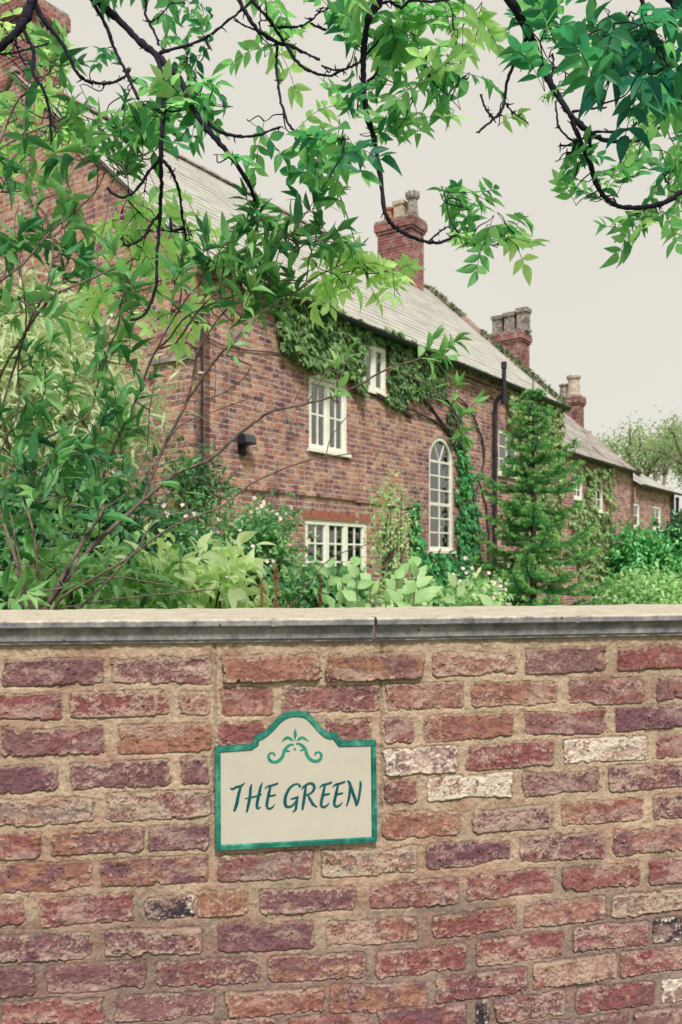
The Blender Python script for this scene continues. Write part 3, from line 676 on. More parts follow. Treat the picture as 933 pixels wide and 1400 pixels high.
    if sill:
        sm_ = MB(); sm_.box(a_ - .04, b_ + .04, -.05, y, c_ - .05, c_ + .002); sm_.build('sill', M['white'], f_)
    return f_
W1 = rect(422.7, 475.5, 522, 617); W2 = rect(495, 526.5, 473, 535); W3 = rect(587, 620, 597, 753); W4 = rect(417.7, 502.5, 712, 800)
W5 = rect(682, 708, 590, 650); W6 = rect(682, 714, 764, 828)
ops = [W1, W2, W3 + [1], W4, W5, W6]
front_wall('front_wall', 0, T1, E1, ops, house, M['wall_b'])
window(W1, house, 2, 2, mull=1, curtain=1.0); window(W2, house, 1, 1, mull=1, curtain=1.3, y=-.015); window(W3, house, 2, 6, arch=True, curtain=0)
window(W4, house, 2, 3, mull=2, curtain=.5); window(W5, house, 2, 3, mull=0, curtain=.9); window(W6, house, 2, 3, mull=0, curtain=.9)
# segmental head over the large upper window
mb = MB(); a_, b_, _, d_ = W1; xs = np.linspace(a_, b_, 9); zz = d_ + .09 * np.sin(np.linspace(0, math.pi, 9))
mb.prism([(x, z_) for x, z_ in zip(xs, zz)] , -.002, .06); mb.build('window_head', M['white'], house)
redlint = simple('red_lintel_brick', lin(136, 82, 74), lin(170, 112, 92), 16, .9, .1, .4)
mb = MB(); x = W4[0] - .06
while x < W4[1] + .05: mb.box(x, x + .066, -.004, .05, W4[3] + .002, W4[3] + .13); x += .077
mb.build('lintel', redlint, house)
mb = MB(); mb.box(.0, 3.6, -.03, .01, 2.60, 2.66); mb.box(.0, 3.6, -.018, .01, 2.66, 2.69)
mb.box(3.6, W3[0] - .3, -.03, .01, 2.58, 2.64); mb.build('string_course', M['wall_b'], house)
# end walls
def gable(name, t, depth, ze, zr, parent, m, th=.3, back=2.0, chim=None):
    mb = MB(); mb.prism([(0, 0), (depth * back, 0), (depth * back, ze), (depth, zr), (0, ze)], t, t + th, 'x'); return mb.build(name, m, parent)
gable('gable_wall', -.004, D1, E1 - .03, R1 - .06, house, M['wall_s'])
gable('gable_wall', T1 - .3, D1, E1 - .03, R1 - .06, house, M['wall_s'])
mb = MB(); mb.box(-.034, -.004, .0, 5.4, 5.26, 5.31); mb.box(-.02, -.004, .0, 5.4, 5.21, 5.26); mb.build('gable_band', M['wall_s'], house)
mb = MB(); mb.box(-.10, -.006, -.01, .62, 0, 4.15); mb.build('corner_pier', M['wall_s'], house)
mb = MB(); mb.box(-.14, .0, -.05, .66, 4.15, 4.21); mb.box(-.12, -.006, -.03, .64, 4.21, 4.25); mb.build('pier_cap', M['stone'], house)
mb = MB(); mb.box(.3, T1 - .3, 2 * D1 - .3, 2 * D1, 0, E1); mb.build('back_wall', M['wall_b'], house)
def roof(t0, t1, ze, zr, dep, parent, m, over=.16, name='roof', gauge=.2):
    mb = MB(); sl = math.hypot(dep, zr - ze); k = (zr - ze) / dep
    y0 = -over; z0 = ze - over * k + .05; Ltot = math.hypot(dep - y0, zr + .05 - z0)
    d = np.array([dep - y0, zr + .05 - z0]) / Ltot; nn = np.array([-d[1], d[0]]); nrows = int(Ltot / gauge)
    na = int((t1 - t0) / .13); xs = np.linspace(t0, t1, na)
    for r in range(nrows):
        s0 = r * Ltot / nrows; s1 = (r + 1) * Ltot / nrows
        A = np.array([y0, z0]) + d * s0 + nn * .008; B = np.array([y0, z0]) + d * s1 + nn * .002; A2 = A - nn * .007
        wob = (fbm(xs * .6, xs * 0 + r * .3, 3, 3) - .5) * .03 
        for (p, q) in ((A2, A), (A, B)):
            Vv = [(x, p[0], p[1] + w_) for x, w_ in zip(xs, wob)] + [(x, q[0], q[1] + w_) for x, w_ in zip(xs, wob)]
            mb.add(Vv, np.array([(i, i + 1, na + i + 1, na + i) for i in range(na - 1)]))
    mb.add([(t0, dep, zr + .05), (t1, dep, zr + .05), (t1, 2 * dep + over, z0), (t0, 2 * dep + over, z0)], [(0, 1, 2, 3)])
    mb.add([(t0, y0, z0 - .03), (t1, y0, z0 - .03), (t1, dep, zr - .0), (t0, dep, zr - .0)], [(3, 2, 1, 0)])
    o = mb.build(name, m, parent)
    rb = MB(); x = t0
    while x < t1 - .1:
        e = min(t1, x + .44); rb.prism([(dep - .12, zr + .02), (dep, zr + .13 + random.uniform(-.008, .008)), (dep + .12, zr + .02)], x, e - .012, 'x'); x += .45
    rb.build('ridge_tiles', M['stone'], o)
    return o, (y0, z0)
rf, (gy, gz) = roof(-.05, T1 - .22, E1, R1, D1, house, M['slate'])
# brick dentil under the gutter, gutter, verge
mb = MB(); mb.box(0, T1, -.05, -.003, E1 - .22, E1 - .1); mb.box(0, T1, -.10, -.003, E1 - .1, E1 - .02); mb.build('eaves_corbel', M['wall_b'], house)
def gutter(t0, t1, y, z, parent, r=.065):
    mb = MB(); A = np.linspace(math.pi, 2 * math.pi, 9)
    for rr_, flip in ((r, 0), (r - .008, 1)):
        Vv = [(t, y + rr_ * math.cos(q), z + rr_ * math.sin(q)) for t in (t0, t1) for q in A]
        mb.add(Vv, np.array([(i, i + 1, 9 + i + 1, 9 + i) for i in range(8)]))
    x = t0 + .3
    while x < t1: mb.box(x, x + .03, y - r - .006, y + r + .03, z - .006, z + .008); mb.box(x, x + .03, y + r - .01, y + r + .008, z - .08, z); x += .95
    return mb.build('gutter', M['black'], parent)
gutter(0, T1, gy - .04, gz + .0, house)
mb = MB(); kx = (R1 - E1) / D1
def verge(t0, t1, ze, zr, dep, parent, up=.14, m=None):
    mb = MB(); k = (zr - ze) / dep; y0 = -.2; nseg = 14; ys = np.linspace(y0, dep, nseg + 1)
    for y_a, y_b in zip(ys, ys[1:]):
        j = random.uniform(-.015, .015)
        mb.prism([(y_a + .006, ze + k * y_a - .06), (y_b - .006, ze + k * y_b - .06), (y_b - .006, ze + k * y_b + up + j), (y_a + .006, ze + k * y_a + up + j)], t0, t1, 'x')
        mb.prism([(2 * dep - y_b, ze + k * y_b - .06), (2 * dep - y_a, ze + k * y_a - .06), (2 * dep - y_a, ze + k * y_a + up), (2 * dep - y_b, ze + k * y_b + up)], t0, t1, 'x')
    return mb.build('verge', m or M['verge'], parent)
vg = verge(T1 - .24, T1 + .12, E1, R1, D1, house)
mm = MB()
for i in range(900):
    s_ = random.random(); cl = vn(np.array([s_ * 9]), np.array([.5]), 5)[0]
    if cl < .45: continue
    y_ = -.2 + s_ * (D1 + .1); t_ = T1 + random.uniform(-.32, .1)
    leaves(mm, [(t_, y_, E1 + kx * y_ + .13 + random.random() * .05)], rdir(1), (0, 0, 1), .09, .06, random.random() * .6, 'far')
tag(mm.build('moss', M['leaf_ivy'], vg), kind='stuff')
# chimneys
def chimney(parent, t, s, wt, ws, z0, z1, pots, mbrick=None, cap=.1, potmat=None, proud=0.07):
    mb = MB(); mb.box(t - wt / 2, t + wt / 2, s - ws / 2, s + ws / 2, z0, z1 - .34)
    mb.box(t - wt / 2 - .035, t + wt / 2 + .035, s - ws / 2 - .035, s + ws / 2 + .035, z1 - .34, z1 - .265)
    mb.box(t - wt / 2 - .07, t + wt / 2 + .07, s - ws / 2 - .07, s + ws / 2 + .07, z1 - .265, z1 - .06)
    c = mb.build('chimney', mbrick or M['wall_red'], parent)
    k = MB(); k.box(t - wt / 2 - .05, t + wt / 2 + .05, s - ws / 2 - .05, s + ws / 2 + .05, z1 - .06, z1); k.build('flaunching', M['stone'], c)
    for (dt, ds, r, h, mk, kind) in pots:
        p = MB()
        if kind == 'square':
            x, y = t + dt, s + ds
            p.box(x - r, x + r, y - r, y + r, z1, z1 + h * .12); p.box(x - r * .8, x + r * .8, y - r * .8, y + r * .8, z1 + h * .12, z1 + h * .82)
            p.box(x - r, x + r, y - r, y + r, z1 + h * .82, z1 + h)
        else:
            p.lathe([(r * 1.15, z1 - .02), (r * 1.15, z1 + h * .1), (r, z1 + h * .14), (r * .82, z1 + h * .8), (r * 1.05, z1 + h * .84), (r * 1.1, z1 + h * .95), (r * .95, z1 + h), (r * .7, z1 + h), (r * .6, z1 + h * .5), (.001, z1 + h * .45)], t + dt, s + ds, 14)
            if kind == 'crown':
                for q in range(8):
                    a0 = q * math.pi / 4; p.box(t + dt + r * math.cos(a0) - .03, t + dt + r * math.cos(a0) + .03, s + ds + r * math.sin(a0) - .03, s + ds + r * math.sin(a0) + .03, z1 + h * .9, z1 + h * 1.1)
        p.build('chimney_pot', M[mk], c)
    return c
def ridge_t(px, dep):
    k = (px - CX) / F; c = HC + NX * dep
    return (k * c[1] - c[0]) / (UX[0] - k * UX[1])
tc1 = ridge_t(548, D1); Yc = HC[1] + NX[1] * D1 + UX[1] * tc1
zc1 = EYE + (HY - 293) / F * (Yc - .5)
chimney(house, tc1 - .0, D1, .62, 1.0, R1 - 1.0, zc1, [(0, .34, .15, .42, 'terracotta', 'round'), (0, .0, .16, .5, 'buff', 'square'), (0, -.35, .15, .6, 'lichen', 'crown')])
chimney(house, .36, 4.75, .68, 2.6, 5.2, 10.1, [(0, -.8, .16, .5, 'terracotta', 'round'), (0, 0, .16, .5, 'buff', 'round'), (0, .8, .16, .5, 'terracotta', 'round')])
# soil pipe / vent pipe standing above the eaves, drain pipe
tp, zp = hz(677, 498, .1)
mb = MB(); mb.tube([(tp, -.1, .0), (tp, -.1, E1 - .75)], .045, 12); mb.tube(spline([(tp, -.1, E1 - .8), (tp - .02, -.14, E1 - .55), (tp, -.30, E1 - .4)], 5), .045, 12)
mb.tube([(tp, -.30, E1 - .45), (tp, -.30, zp)], .045, 12); mb.tube([(tp, -.30, zp - .12), (tp, -.30, zp + .02)], .06, 12); mb.tube([(tp, -.30, E1 - .62), (tp, -.30, E1 - .42)], .062, 12)
for z_ in (1, 2.4, 3.8): mb.tube([(tp, -.1, z_), (tp, -.1, z_ + .1)], .058, 12)
mb.build('vent_pipe', M['black'], house)
td, _ = hz(724, 560, .08)
mb = MB()
for dx, r in ((-.12, .025), (.12, .03)): mb.tube([(td + dx, -.08, 1.0), (td + dx, -.08, E1 - .2)], r, 8)
mb.build('rain_pipe', M['black'], house)
mb = MB(); mb.tube([(.12, -.03, 0), (.12, -.03, 4.9)], .016, 6); mb.tube(spline([(-.1, .5, 4.35), (-.08, .1, 4.38), (.05, -.04, 4.3), (.12, -.05, 4.5)], 5), .012, 6); mb.tube(spline([(.14, -.03, 4.5), (.7, -.02, 4.45), (2, -.02, 4.62)], 5), .008, 5)
mb.build('cable', M['black'], house)
# floodlight
tf, zf = hz(338, 602, .12)
fp = HC + UX * tf - NX * .0
fl = empty('flood_light', (fp[0], fp[1], zf), HR)
mb = MB(); mb.prism([(-.20, -.045), (-.16, .075), (-.05, .05), (-.07, -.06)], -.12, .11, 'x'); mb.build('lamp_head', M['black'], fl)
mb = MB(); mb.prism([(-.205, -.03), (-.171, .062), (-.165, .062), (-.199, -.035)], -.10, .09, 'x'); mb.build('glass_front', simple('dark_lamp_glass', lin(52, 56, 64), lin(70, 74, 80), 8, .35, .4), fl)
mb = MB(); mb.box(-.03, .03, -.10, .0, -.1, .02); mb.box(-.05, .05, -.03, .0, -.12, .06); mb.build('bracket', M['black'], fl)
mb = MB(); mb.lathe([(.001, -.22), (.035, -.2), (.05, -.16), (.045, -.11), (.02, -.1)], 0, -.06, 10); mb.build('motion_sensor', M['black'], fl)
tag(fl, 'small black flood light with motion sensor on the brick house wall', 'flood light')

# second cottage
h2 = empty('cottage', tuple(HC + UX * T1) + (0,), HR)
tag(h2, 'lower brick cottage with mossy slate roof joined to the end of the large house', 'cottage')
def sh(o, t): return [o[0] - t, o[1] - t] + o[2:]
V1 = sh(rect(785, 797, 648, 682), T1); V2 = sh(rect(811, 825, 653, 699), T1); V3 = sh(rect(809, 834, 797, 850), T1)
L2 = T2 - T1
front_wall('front_wall', 0, L2, E2, [V1, V2, V3], h2, M['wall_b'])
window(V1, h2, 2, 3, curtain=.8); window(V2, h2, 2, 3, curtain=.6); window(V3, h2, 3, 3, curtain=.8)
gable('gable_wall', L2 - .3, D1, E2 - .03, R2 - .06, h2, M['wall_s'])
mb = MB(); mb.box(.01, L2 - .3, 2 * D1 - .3, 2 * D1 - .004, 0, E2); mb.build('back_wall', M['wall_b'], h2)
_, (gy2, gz2) = roof(.125, L2 - .12, E2, R2, D1, h2, M['slate_moss'])
gutter(.15, L2, gy2 - .04, gz2, h2); verge(L2 - .14, L2 + .1, E2, R2, D1, h2, .06)
tcc = ridge_t(699, D1) - T1; Yc = HC[1] + NX[1] * D1 + UX[1] * (tcc + T1); z2c = EYE + (HY - 457) / F * Yc
chimney(h2, tcc, D1, .7, .95, R2 - .8, z2c, [(0, .42, .2, .62, 'lichen', 'square'), (0, .0, .2, .66, 'lichen', 'square'), (0, -.42, .2, .74, 'lichen', 'square')])
# third, lowest range
h3 = empty('cottage', tuple(HC + UX * (T2 + .1)) + (0,), HR)
tag(h3, 'farthest and lowest brick cottage of the row, with two small white windows', 'cottage')
o3 = T2 + .1; L3 = T3 - o3
U1 = sh(rect(867, 875, 688, 721), o3); U2 = sh(rect(892.5, 904, 692, 724), o3)
front_wall('front_wall', 0, L3, E3, [U1, U2], h3, M['wall_b'])
window(U1, h3, 1, 2, curtain=1); window(U2, h3, 2, 2, curtain=1)
gable('gable_wall', L3 - .3, D3, E3 - .03, R3 - .06, h3, M['wall_s'])
mb = MB(); mb.box(.01, L3 - .3, 2 * D3 - .3, 2 * D3 - .004, 0, E3); mb.build('back_wall', M['wall_b'], h3)
_, (gy3, gz3) = roof(.02, L3 + .05, E3, R3, D3, h3, M['slate'])
gutter(0, L3 + .1, gy3 - .04, gz3, h3)
mb = MB()
for q in (L3 - .55, L3 + .06): mb.tube([(q, -.09, 0), (q, -.09, E3 - .15)], .055, 10)
mb.build('rain_pipe', M['black'], h3)
tcc = ridge_t(781, 3.6) - o3; Yc = HC[1] + NX[1] * 3.6 + UX[1] * (tcc + o3); z3c = EYE + (HY - 543) / F * Yc
chimney(h3, tcc, 3.6, .6, .75, 3.2, z3c, [(0, .27, .17, .5, 'lichen', 'round'), (0, -.1, .24, .78, 'buff', 'round')])
# far outbuilding
ob = empty('outbuilding', (15.6, 34, 0)); mb = MB(); mb.box(-2.2, 4, 0, 3, 0, 3.5); mb.build('wall', brickmat('pale_brick', 'x', [(0, lin(160, 110, 100)), (1, lin(206, 160, 140))], (.5, .4, .35)), ob)
mb = MB(); mb.box(-2.3, 4.1, -.1, 3.1, 3.5, 3.62); mb.build('coping', M['stone'], ob)
mb = MB(); mb.box(-1, 0, -.03, .0, 1.9, 2.8); mb.build('window', M['white'], ob)
tag(ob, 'small pale brick outbuilding just past the far end of the cottages', 'outbuilding')

# ---------------------------------------------------------------- climbers on the wall
def inpoly(x, y, poly):
    c = np.zeros(len(x), bool); p = np.array(poly, float)
    for i in range(len(p)):
        x1, y1 = p[i]; x2, y2 = p[i - 1]
        hit = ((y1 > y) != (y2 > y)) & (x < (x2 - x1) * (y - y1) / (y2 - y1 + 1e-12) + x1); c ^= hit
    return c
def climber(poly, n_, size, tone, label, m='leaf_ivy', off=(.03, .14), clump=1.0, thr=.38, name='ivy', stems=(), keep=()):
    px = np.array([p[0] for p in poly], float); py = np.array([p[1] for p in poly], float)
    x = rng.uniform(px.min(), px.max(), n_ * 5); y = rng.uniform(py.min(), py.max(), n_ * 5)
    jx = (fbm(x / 14, y / 14, 301, 3) - .5) * 16; jy = (fbm(x / 14, y / 14, 302, 3) - .5) * 16
    ok = inpoly(x + jx, y + jy, poly) & (fbm(x / 11, y / 11, 303, 3) > thr - .12 * rng.random(len(x)))
    for a_, b_, c_, d_ in keep: ok &= ~((x > a_) & (x < b_) & (y > c_) & (y < d_))
    x, y = x[ok][:n_], y[ok][:n_]
    o_ = off[0] + (off[1] - off[0]) * np.clip(fbm(x / 9, y / 9, 304, 3) * 1.6 - .35, 0, 1)
    t_ = w2t(x, 0.); zz = EYE + (HY - y) / F * (HC[1] + UX[1] * t_)
    W_ = np.stack([HC[0] + UX[0] * t_ - NX[0] * o_, HC[1] + UX[1] * t_ - NX[1] * o_, zz], -1)
    out = np.array([-NX[0], -NX[1], 0]); N0 = unit(out + rdir(len(x)) * .55 + np.array([0, 0, .45])); D0 = unit(np.array([0, 0, -1.]) + rdir(len(x)) * .7)
    c0 = W_.mean(0); c0[2] = 0; root = empty(name, tuple(c0))
    mb = MB(); leaves(mb, W_ - c0, D0, N0, size * rng.uniform(.7, 1.3, len(x)), size * rng.uniform(.6, 1.0, len(x)), np.clip(tone + rng.normal(0, .16, len(x)), 0, 1), 'ivy')
    mb.build('foliage', M[m], root, smooth=True)
    sb = MB()
    for s_ in stems:
        pts = []
        for q in s_:
            t0, z0 = hz(q[0], q[1]); a_ = HC + UX * t0 - NX * .03; pts.append((a_[0] - c0[0], a_[1] - c0[1], max(.0, z0)))
        pts = spline(pts, 6) + rng.normal(0, .008, (6 * (len(pts) - 1) + 1, 3)); sb.tube(pts, np.linspace(.035, .012, len(pts)), 6)
    if stems: sb.build('stem', M['stem_dark'], root)
    return tag(root, label, name.replace('_', ' '))
climber([(372, 402), (440, 408), (500, 448), (503, 470), (494, 478), (492, 540), (478, 528), (470, 515), (420, 505), (396, 492), (384, 470), (372, 440)], 3200, .105, .5,
        'dense green ivy mass under the eaves left of the small upper window', thr=.3, off=(.04, .2), keep=((494, 528, 470, 538),),
        stems=[[(395, 480), (420, 450), (450, 430), (500, 445)], [(560, 570), (530, 548), (480, 520), (430, 470)]])
climber([(500, 446), (560, 462), (606, 492), (612, 530), (604, 560), (592, 540), (560, 545), (545, 560), (520, 545), (528, 540), (528, 470), (500, 465)], 2000, .1, .4,
        'ivy trailing between the small upper window and the arched window', thr=.44, off=(.03, .14), keep=((494, 528, 470, 538),),
        stems=[[(655, 800), (650, 700), (632, 640), (610, 590), (570, 565), (520, 545), (494, 530)], [(632, 640), (625, 580), (605, 540), (570, 500), (520, 470)], [(610, 590), (590, 560), (550, 520)]])
climber([(620, 600), (632, 596), (640, 640), (652, 700), (650, 770), (660, 830), (560, 830), (556, 690), (570, 690), (574, 750), (590, 757), (620, 755), (621, 640)], 3400, .09, .55,
        'bright glossy ivy growing around the foot and right side of the arched window', 'leaf_gloss', thr=.3, off=(.03, .16), keep=((586, 621, 596, 754),))
climber([(606, 560), (618, 556), (632, 590), (628, 610), (614, 600)], 350, .08, .3, 'thin dark ivy strand above the arched window', thr=.45, stems=[[(640, 800), (645, 700), (660, 620), (640, 560), (620, 540)], [(668, 800), (664, 700), (650, 650)]])
climber([(690, 530), (764, 548), (768, 600), (766, 700), (760, 790), (700, 780), (705, 690), (708, 655), (708, 590), (690, 580)], 2600, .11, .72, 'pale green ivy covering the end of the large house behind the spruce', thr=.32, off=(.04, .2))
climber([(786, 636), (836, 640), (836, 680), (832, 740), (842, 780), (838, 800), (790, 796), (776, 700), (784, 682), (796, 682), (798, 650), (786, 648)], 1600, .13, .66, 'pale green ivy framing the windows of the mossy roofed cottage', thr=.36, off=(.04, .22), keep=((811, 825, 653, 699),))

# ---------------------------------------------------------------- bushes and garden plants
def bush(name, c, r, n_, size, tone, label, m='leaf_bush', cat=None, aspect=.45, detail='mid', clumps=40, flowers=0, up=.3, stems=12, spread=.16, base=None, fsize=.045):
    """c: centre, r: radii of the crown; leaves gathered in clumps through its volume; stems rise from the base to the clumps"""
    c = np.array(c, float); r = np.array(r, float); cc = rdir(clumps) * (rng.random((clumps, 1)) ** .45) * np.array([1, 1, 1]); cp = c + cc * r
    cp[:, 2] = np.maximum(cp[:, 2], .12)
    b0 = np.array(base if base is not None else (c[0], c[1], 0.)); root = empty(name, tuple(b0))
    k = rng.integers(0, clumps, n_); cs = rng.uniform(.6, 1.3, clumps)
    q = rng.normal(size=(n_, 3)) * (spread * cs[k])[:, None] * (r / r.max() * .5 + .5); Pn = cp[k] + q
    Pn[:, 2] = np.maximum(Pn[:, 2], .03)
    outw = unit(Pn - c); D0 = unit(outw * .7 + rdir(n_) * .9 + np.array([0, 0, -.1])); N0 = unit(outw * .5 + np.array([0, 0, .8]) + rdir(n_) * .5)
    tn = np.clip(tone + (rng.normal(0, .1, clumps))[k] + rng.normal(0, .1, n_), 0, 1)
    mb = MB(); L = size * rng.uniform(.65, 1.25, n_); leaves(mb, Pn - b0, D0, N0, L, L * aspect, tn, detail); mb.build('foliage', M[m], root, smooth=True)
    sb = MB()
    for i in range(min(stems, clumps)):
        e = cp[i]; mid = .5 * (b0 + e) + rng.normal(0, .06, 3) + np.array([0, 0, .15 * r[2]]); s0 = b0 + rng.normal(0, .05, 3) * np.array([1, 1, 0])
        pts = spline([s0 - b0, mid - b0, e - b0], 6); sb.tube(pts, np.linspace(.014, .005, len(pts)) * (1 + r[2] * .4), 5)
    sb.build('stem', M['stem_dark'], root)
    if flowers:
        fb = MB(); fk = rng.integers(0, clumps, flowers); ctr = cp[fk] + rng.normal(size=(flowers, 3)) * spread * .8
        ctr = ctr + unit(ctr - c) * .1
        for q_ in ctr:
            d_ = unit(np.array([0.1, -1, .5]) + rdir(1)[0] * .5); a_ = unit(np.cross(d_, rdir(1)[0])); b_ = np.cross(d_, a_)
            th = np.arange(5) * 2 * math.pi / 5 + random.random(); DD = np.cos(th)[:, None] * a_ + np.sin(th)[:, None] * b_ + d_ * .3
            leaves(fb, np.repeat([q_ - b0], 5, 0), DD, np.repeat([d_], 5, 0), fsize, fsize * .8, .5, 'far')
        fb.build('blossom', M['petal'], root)
    return tag(root, label, cat or name.replace('_', ' '))
def B(px, py, Y): return P(px, py, Y)
def at(px, py, Y, rx, ry, rd):                  # centre and radii of a crown from its pixel ellipse at distance Y
    return P(px, py, Y), (rx / F * Y, rd, ry / F * Y)
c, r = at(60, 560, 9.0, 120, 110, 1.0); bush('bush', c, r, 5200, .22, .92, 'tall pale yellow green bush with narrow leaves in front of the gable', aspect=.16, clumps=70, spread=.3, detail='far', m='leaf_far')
c, r = at(70, 740, 6.5, 150, 90, .7); bush('shrub', c, r, 4200, .12, .3, 'leafy mid green shrub low at the left behind the tangled stems', clumps=60, spread=.2)
c, r = at(272, 665, 10.5, 40, 42, .35); bush('shrub', c, r, 1500, .07, .3, 'dark shrub against the house corner below the flood light', clumps=30, spread=.14)
c, r = at(350, 755, 8.0, 62, 56, .45); bush('flowering_shrub', c, r, 4200, .075, .5, 'green shrub dotted with white flowers in front of the ground floor window', clumps=60, spread=.11, flowers=150, fsize=.024, cat='shrub')
c, r = at(235, 765, 7.2, 75, 50, .5); bush('flowering_shrub', c, r, 2600, .07, .42, 'low dark shrub with white flowers left of the house window', clumps=40, spread=.13, flowers=70, fsize=.024, cat='shrub')
c, r = at(260, 805, 4.4, 80, 38, .3); bush('shrub', c, r, 700, .10, .95, 'low pale lime leaved shrub just behind the coping', clumps=40, spread=.1, aspect=.5, detail='near', m='leaf_pale')
c, r = at(130, 810, 4.0, 110, 40, .3); bush('shrub', c, r, 1100, .085, .68, 'low green shrub with thin leaves at the foot of the tangled stems', clumps=40, spread=.1, detail='near', aspect=.32)
c, r = at(590, 825, 6.0, 60, 18, .3); bush('shrub', c, r, 900, .06, .75, 'low feathery green shrub below the arched window', clumps=30, spread=.12)
c, r = at(445, 812, 7.0, 62, 26, .3); bush('shrub', c, r, 1900, .08, .5, 'dark green leafy shrub hiding the foot of the ground floor window', clumps=36, spread=.12)
c, r = at(655, 812, 9.0, 32, 18, .3); bush('shrub', c, r, 700, .07, .8, 'small pale shrub with whitish flowers beside the foot of the spruce', clumps=20, spread=.1, flowers=50, fsize=.025)
c, r = at(880, 770, 24, 34, 40, .5); bush('climbing_shrub', c, r, 5200, .17, .78, 'glossy bright green climber covering the lower wall of the far cottage', 'leaf_gloss', clumps=60, spread=.3, cat='shrub')
c, r = at(925, 765, 25, 20, 45, .5); bush('climbing_shrub', c, r, 2600, .16, .15, 'dark green climber beside the black pipes at the end of the row', 'leaf_gloss', clumps=40, spread=.3, cat='shrub')
c, r = at(880, 815, 17, 60, 22, .8); bush('shrub', c, r, 2600, .12, .8, 'low pale green bush in front of the far cottage', clumps=40, spread=.25)
c, r = at(535, 730, 12.2, 30, 80, .2); bush('climbing_rose', c, r, 900, .075, .85, 'thin pale green climbing plant on the wall between the windows', clumps=50, spread=.16, stems=20, cat='climber')
c, r = at(352, 520, 10.6, 14, 90, .1)
# broad pale leaves right behind the coping
def broad(px, Y, h, n_, size, tone, label):
    base = P(px, HY, Y); base[2] = 0; root = empty('young_shrub', tuple(base)); sb = MB(); lb = MB()
    for k in range(n_):
        ex = base + np.array([random.uniform(-.17, .17), random.uniform(-.1, .1), h + random.uniform(-.12, .05)]); pts = spline([base - base, (ex - base) * .5 + rng.normal(0, .02, 3), ex - base], 6)
        sb.tube(pts, np.linspace(.004, .002, len(pts)), 5)
        for j in range(10):
            f = 1 - j * .022; i_ = f * (len(pts) - 1); q_ = pts[int(i_)] * (1 - i_ % 1) + pts[min(len(pts) - 1, int(i_) + 1)] * (i_ % 1); a_ = j * 2.4 + k
            d_ = np.array([math.cos(a_), .5 * math.sin(a_), .55 + .5 * (j < 2)])
            leaves(lb, [q_], [d_], [(random.uniform(-.3, .3), -.9, .6)], size * random.uniform(.6, 1.1), size * random.uniform(.42, .6), tone + random.uniform(-.1, .1), 'near')
    sb.build('stem', M['stem'], root); lb.build('foliage', M['leaf_pale'], root, smooth=True); tag(root, label, 'shrub')
broad(500, 2.85, 1.575, 9, .07, .5, 'broad pale leaved young shrub peeping over the coping above the sign')
broad(455, 3.4, 1.57, 3, .07, .4, 'small leafy young shrub between the house window and the coping')
broad(620, 3.0, 1.53, 5, .07, .6, 'young shrub with pale leaf tips right of the broad leaved one')
# dock spikes
for i, (px, Y, top) in enumerate(((372, 3.6, 770), (352, 3.7, 792), (432, 4.2, 784))):
    b_ = P(px, HY, Y); b_[2] = 0; t_ = P(px + 6, top, Y) - b_; mb = MB(); pts = spline([(0, 0, 0), t_ * .6 + np.array([.01, 0, 0]), t_], 8); mb.tube(pts, np.linspace(.004, .002, len(pts)), 5)
    for k in range(130):
        f = 1 - random.random() * .13; q = t_ * f + rng.normal(0, .006, 3); leaves(mb, [q], rdir(1), rdir(1), .011, .006, .5, 'far')
    o = mb.build('dock_plant', M['rust']); o.location = tuple(b_)
    tag(o, ['tall rusty seed spike rising behind the coping, rightmost of the close pair', 'shorter rusty seed spike, leftmost, behind the coping', 'thin rusty seed spike close to the house window'][i], 'plant', 'rusty dock spikes')

# spruce
def spruce(px, Y, ptop, w_px):
    b_ = P(px, HY, Y); b_[2] = 0; H = P(px, ptop, Y)[2]; root = empty('spruce_tree', tuple(b_)); tb = MB(); nb = MB(); bb = MB()
    tb.tube([(0, 0, 0), (.01, 0, H * .5), (0, 0, H + .05)], [.075, .045, .008], 8); R = w_px / F * Y
    z_ = .3
    while z_ < H - .03:
        f = 1 - z_ / H; nb_ = 6 if f > .3 else 5; Lr = R * (f ** .85) * 1.12 + .06; a0 = random.random() * 6
        for k in range(nb_):
            a_ = a0 + k * 2 * math.pi / nb_ + random.uniform(-.5, .5); L = Lr * random.uniform(.55, 1.3); d_ = np.array([math.cos(a_), math.sin(a_), 0])
            up_ = random.uniform(-.1, .3) + .5 * (1 - f); p0 = np.array([0, 0, z_ + random.uniform(-.09, .09)]); p1 = p0 + d_ * L * .55 + np.array([0, 0, -.06 * L + up_ * L * .2]); p2 = p0 + d_ * L + np.array([0, 0, .1 * L + up_ * L * .4])
            pts = spline([p0, p1, p2], 7); bb.tube(pts, np.linspace(.02, .005, len(pts)), 5)
            side = np.array([-d_[1], d_[0], 0]); ntw = max(4, int(L / .055))
            for j in range(ntw):
                u = .15 + .85 * (j + random.random()) / ntw; q0 = pts[min(len(pts) - 1, int(u * (len(pts) - 1)))]; s_ = 1 if j % 2 else -1; tl = (.26 * (1 - u) + .11) * min(1, L + .25)
                q1 = q0 + side * s_ * tl + d_ * tl * .7 + np.array([0, 0, random.uniform(-.02, .05)]); mcount = int(16 + tl * 150); f_ = rng.random(mcount)[:, None]
                cpt = q0 + (q1 - q0) * f_; ax = unit(q1 - q0); nd = unit(rdir(mcount) + ax * .8 + np.array([0, 0, .35]))
                tn = np.clip(.32 + .5 * f_[:, 0] * (.4 + .8 * u) + rng.normal(0, .08, mcount), 0, 1)
                leaves(nb, cpt, nd, rdir(mcount), rng.uniform(.04, .07, mcount), .019, tn, 'far')
        z_ += .2 + .13 * random.random() * (.6 + f)
    tb.build('trunk', M['stem_dark'], root); bb.build('branches', M['stem_dark'], root); nb.build('needles', M['needle'], root)
    return root
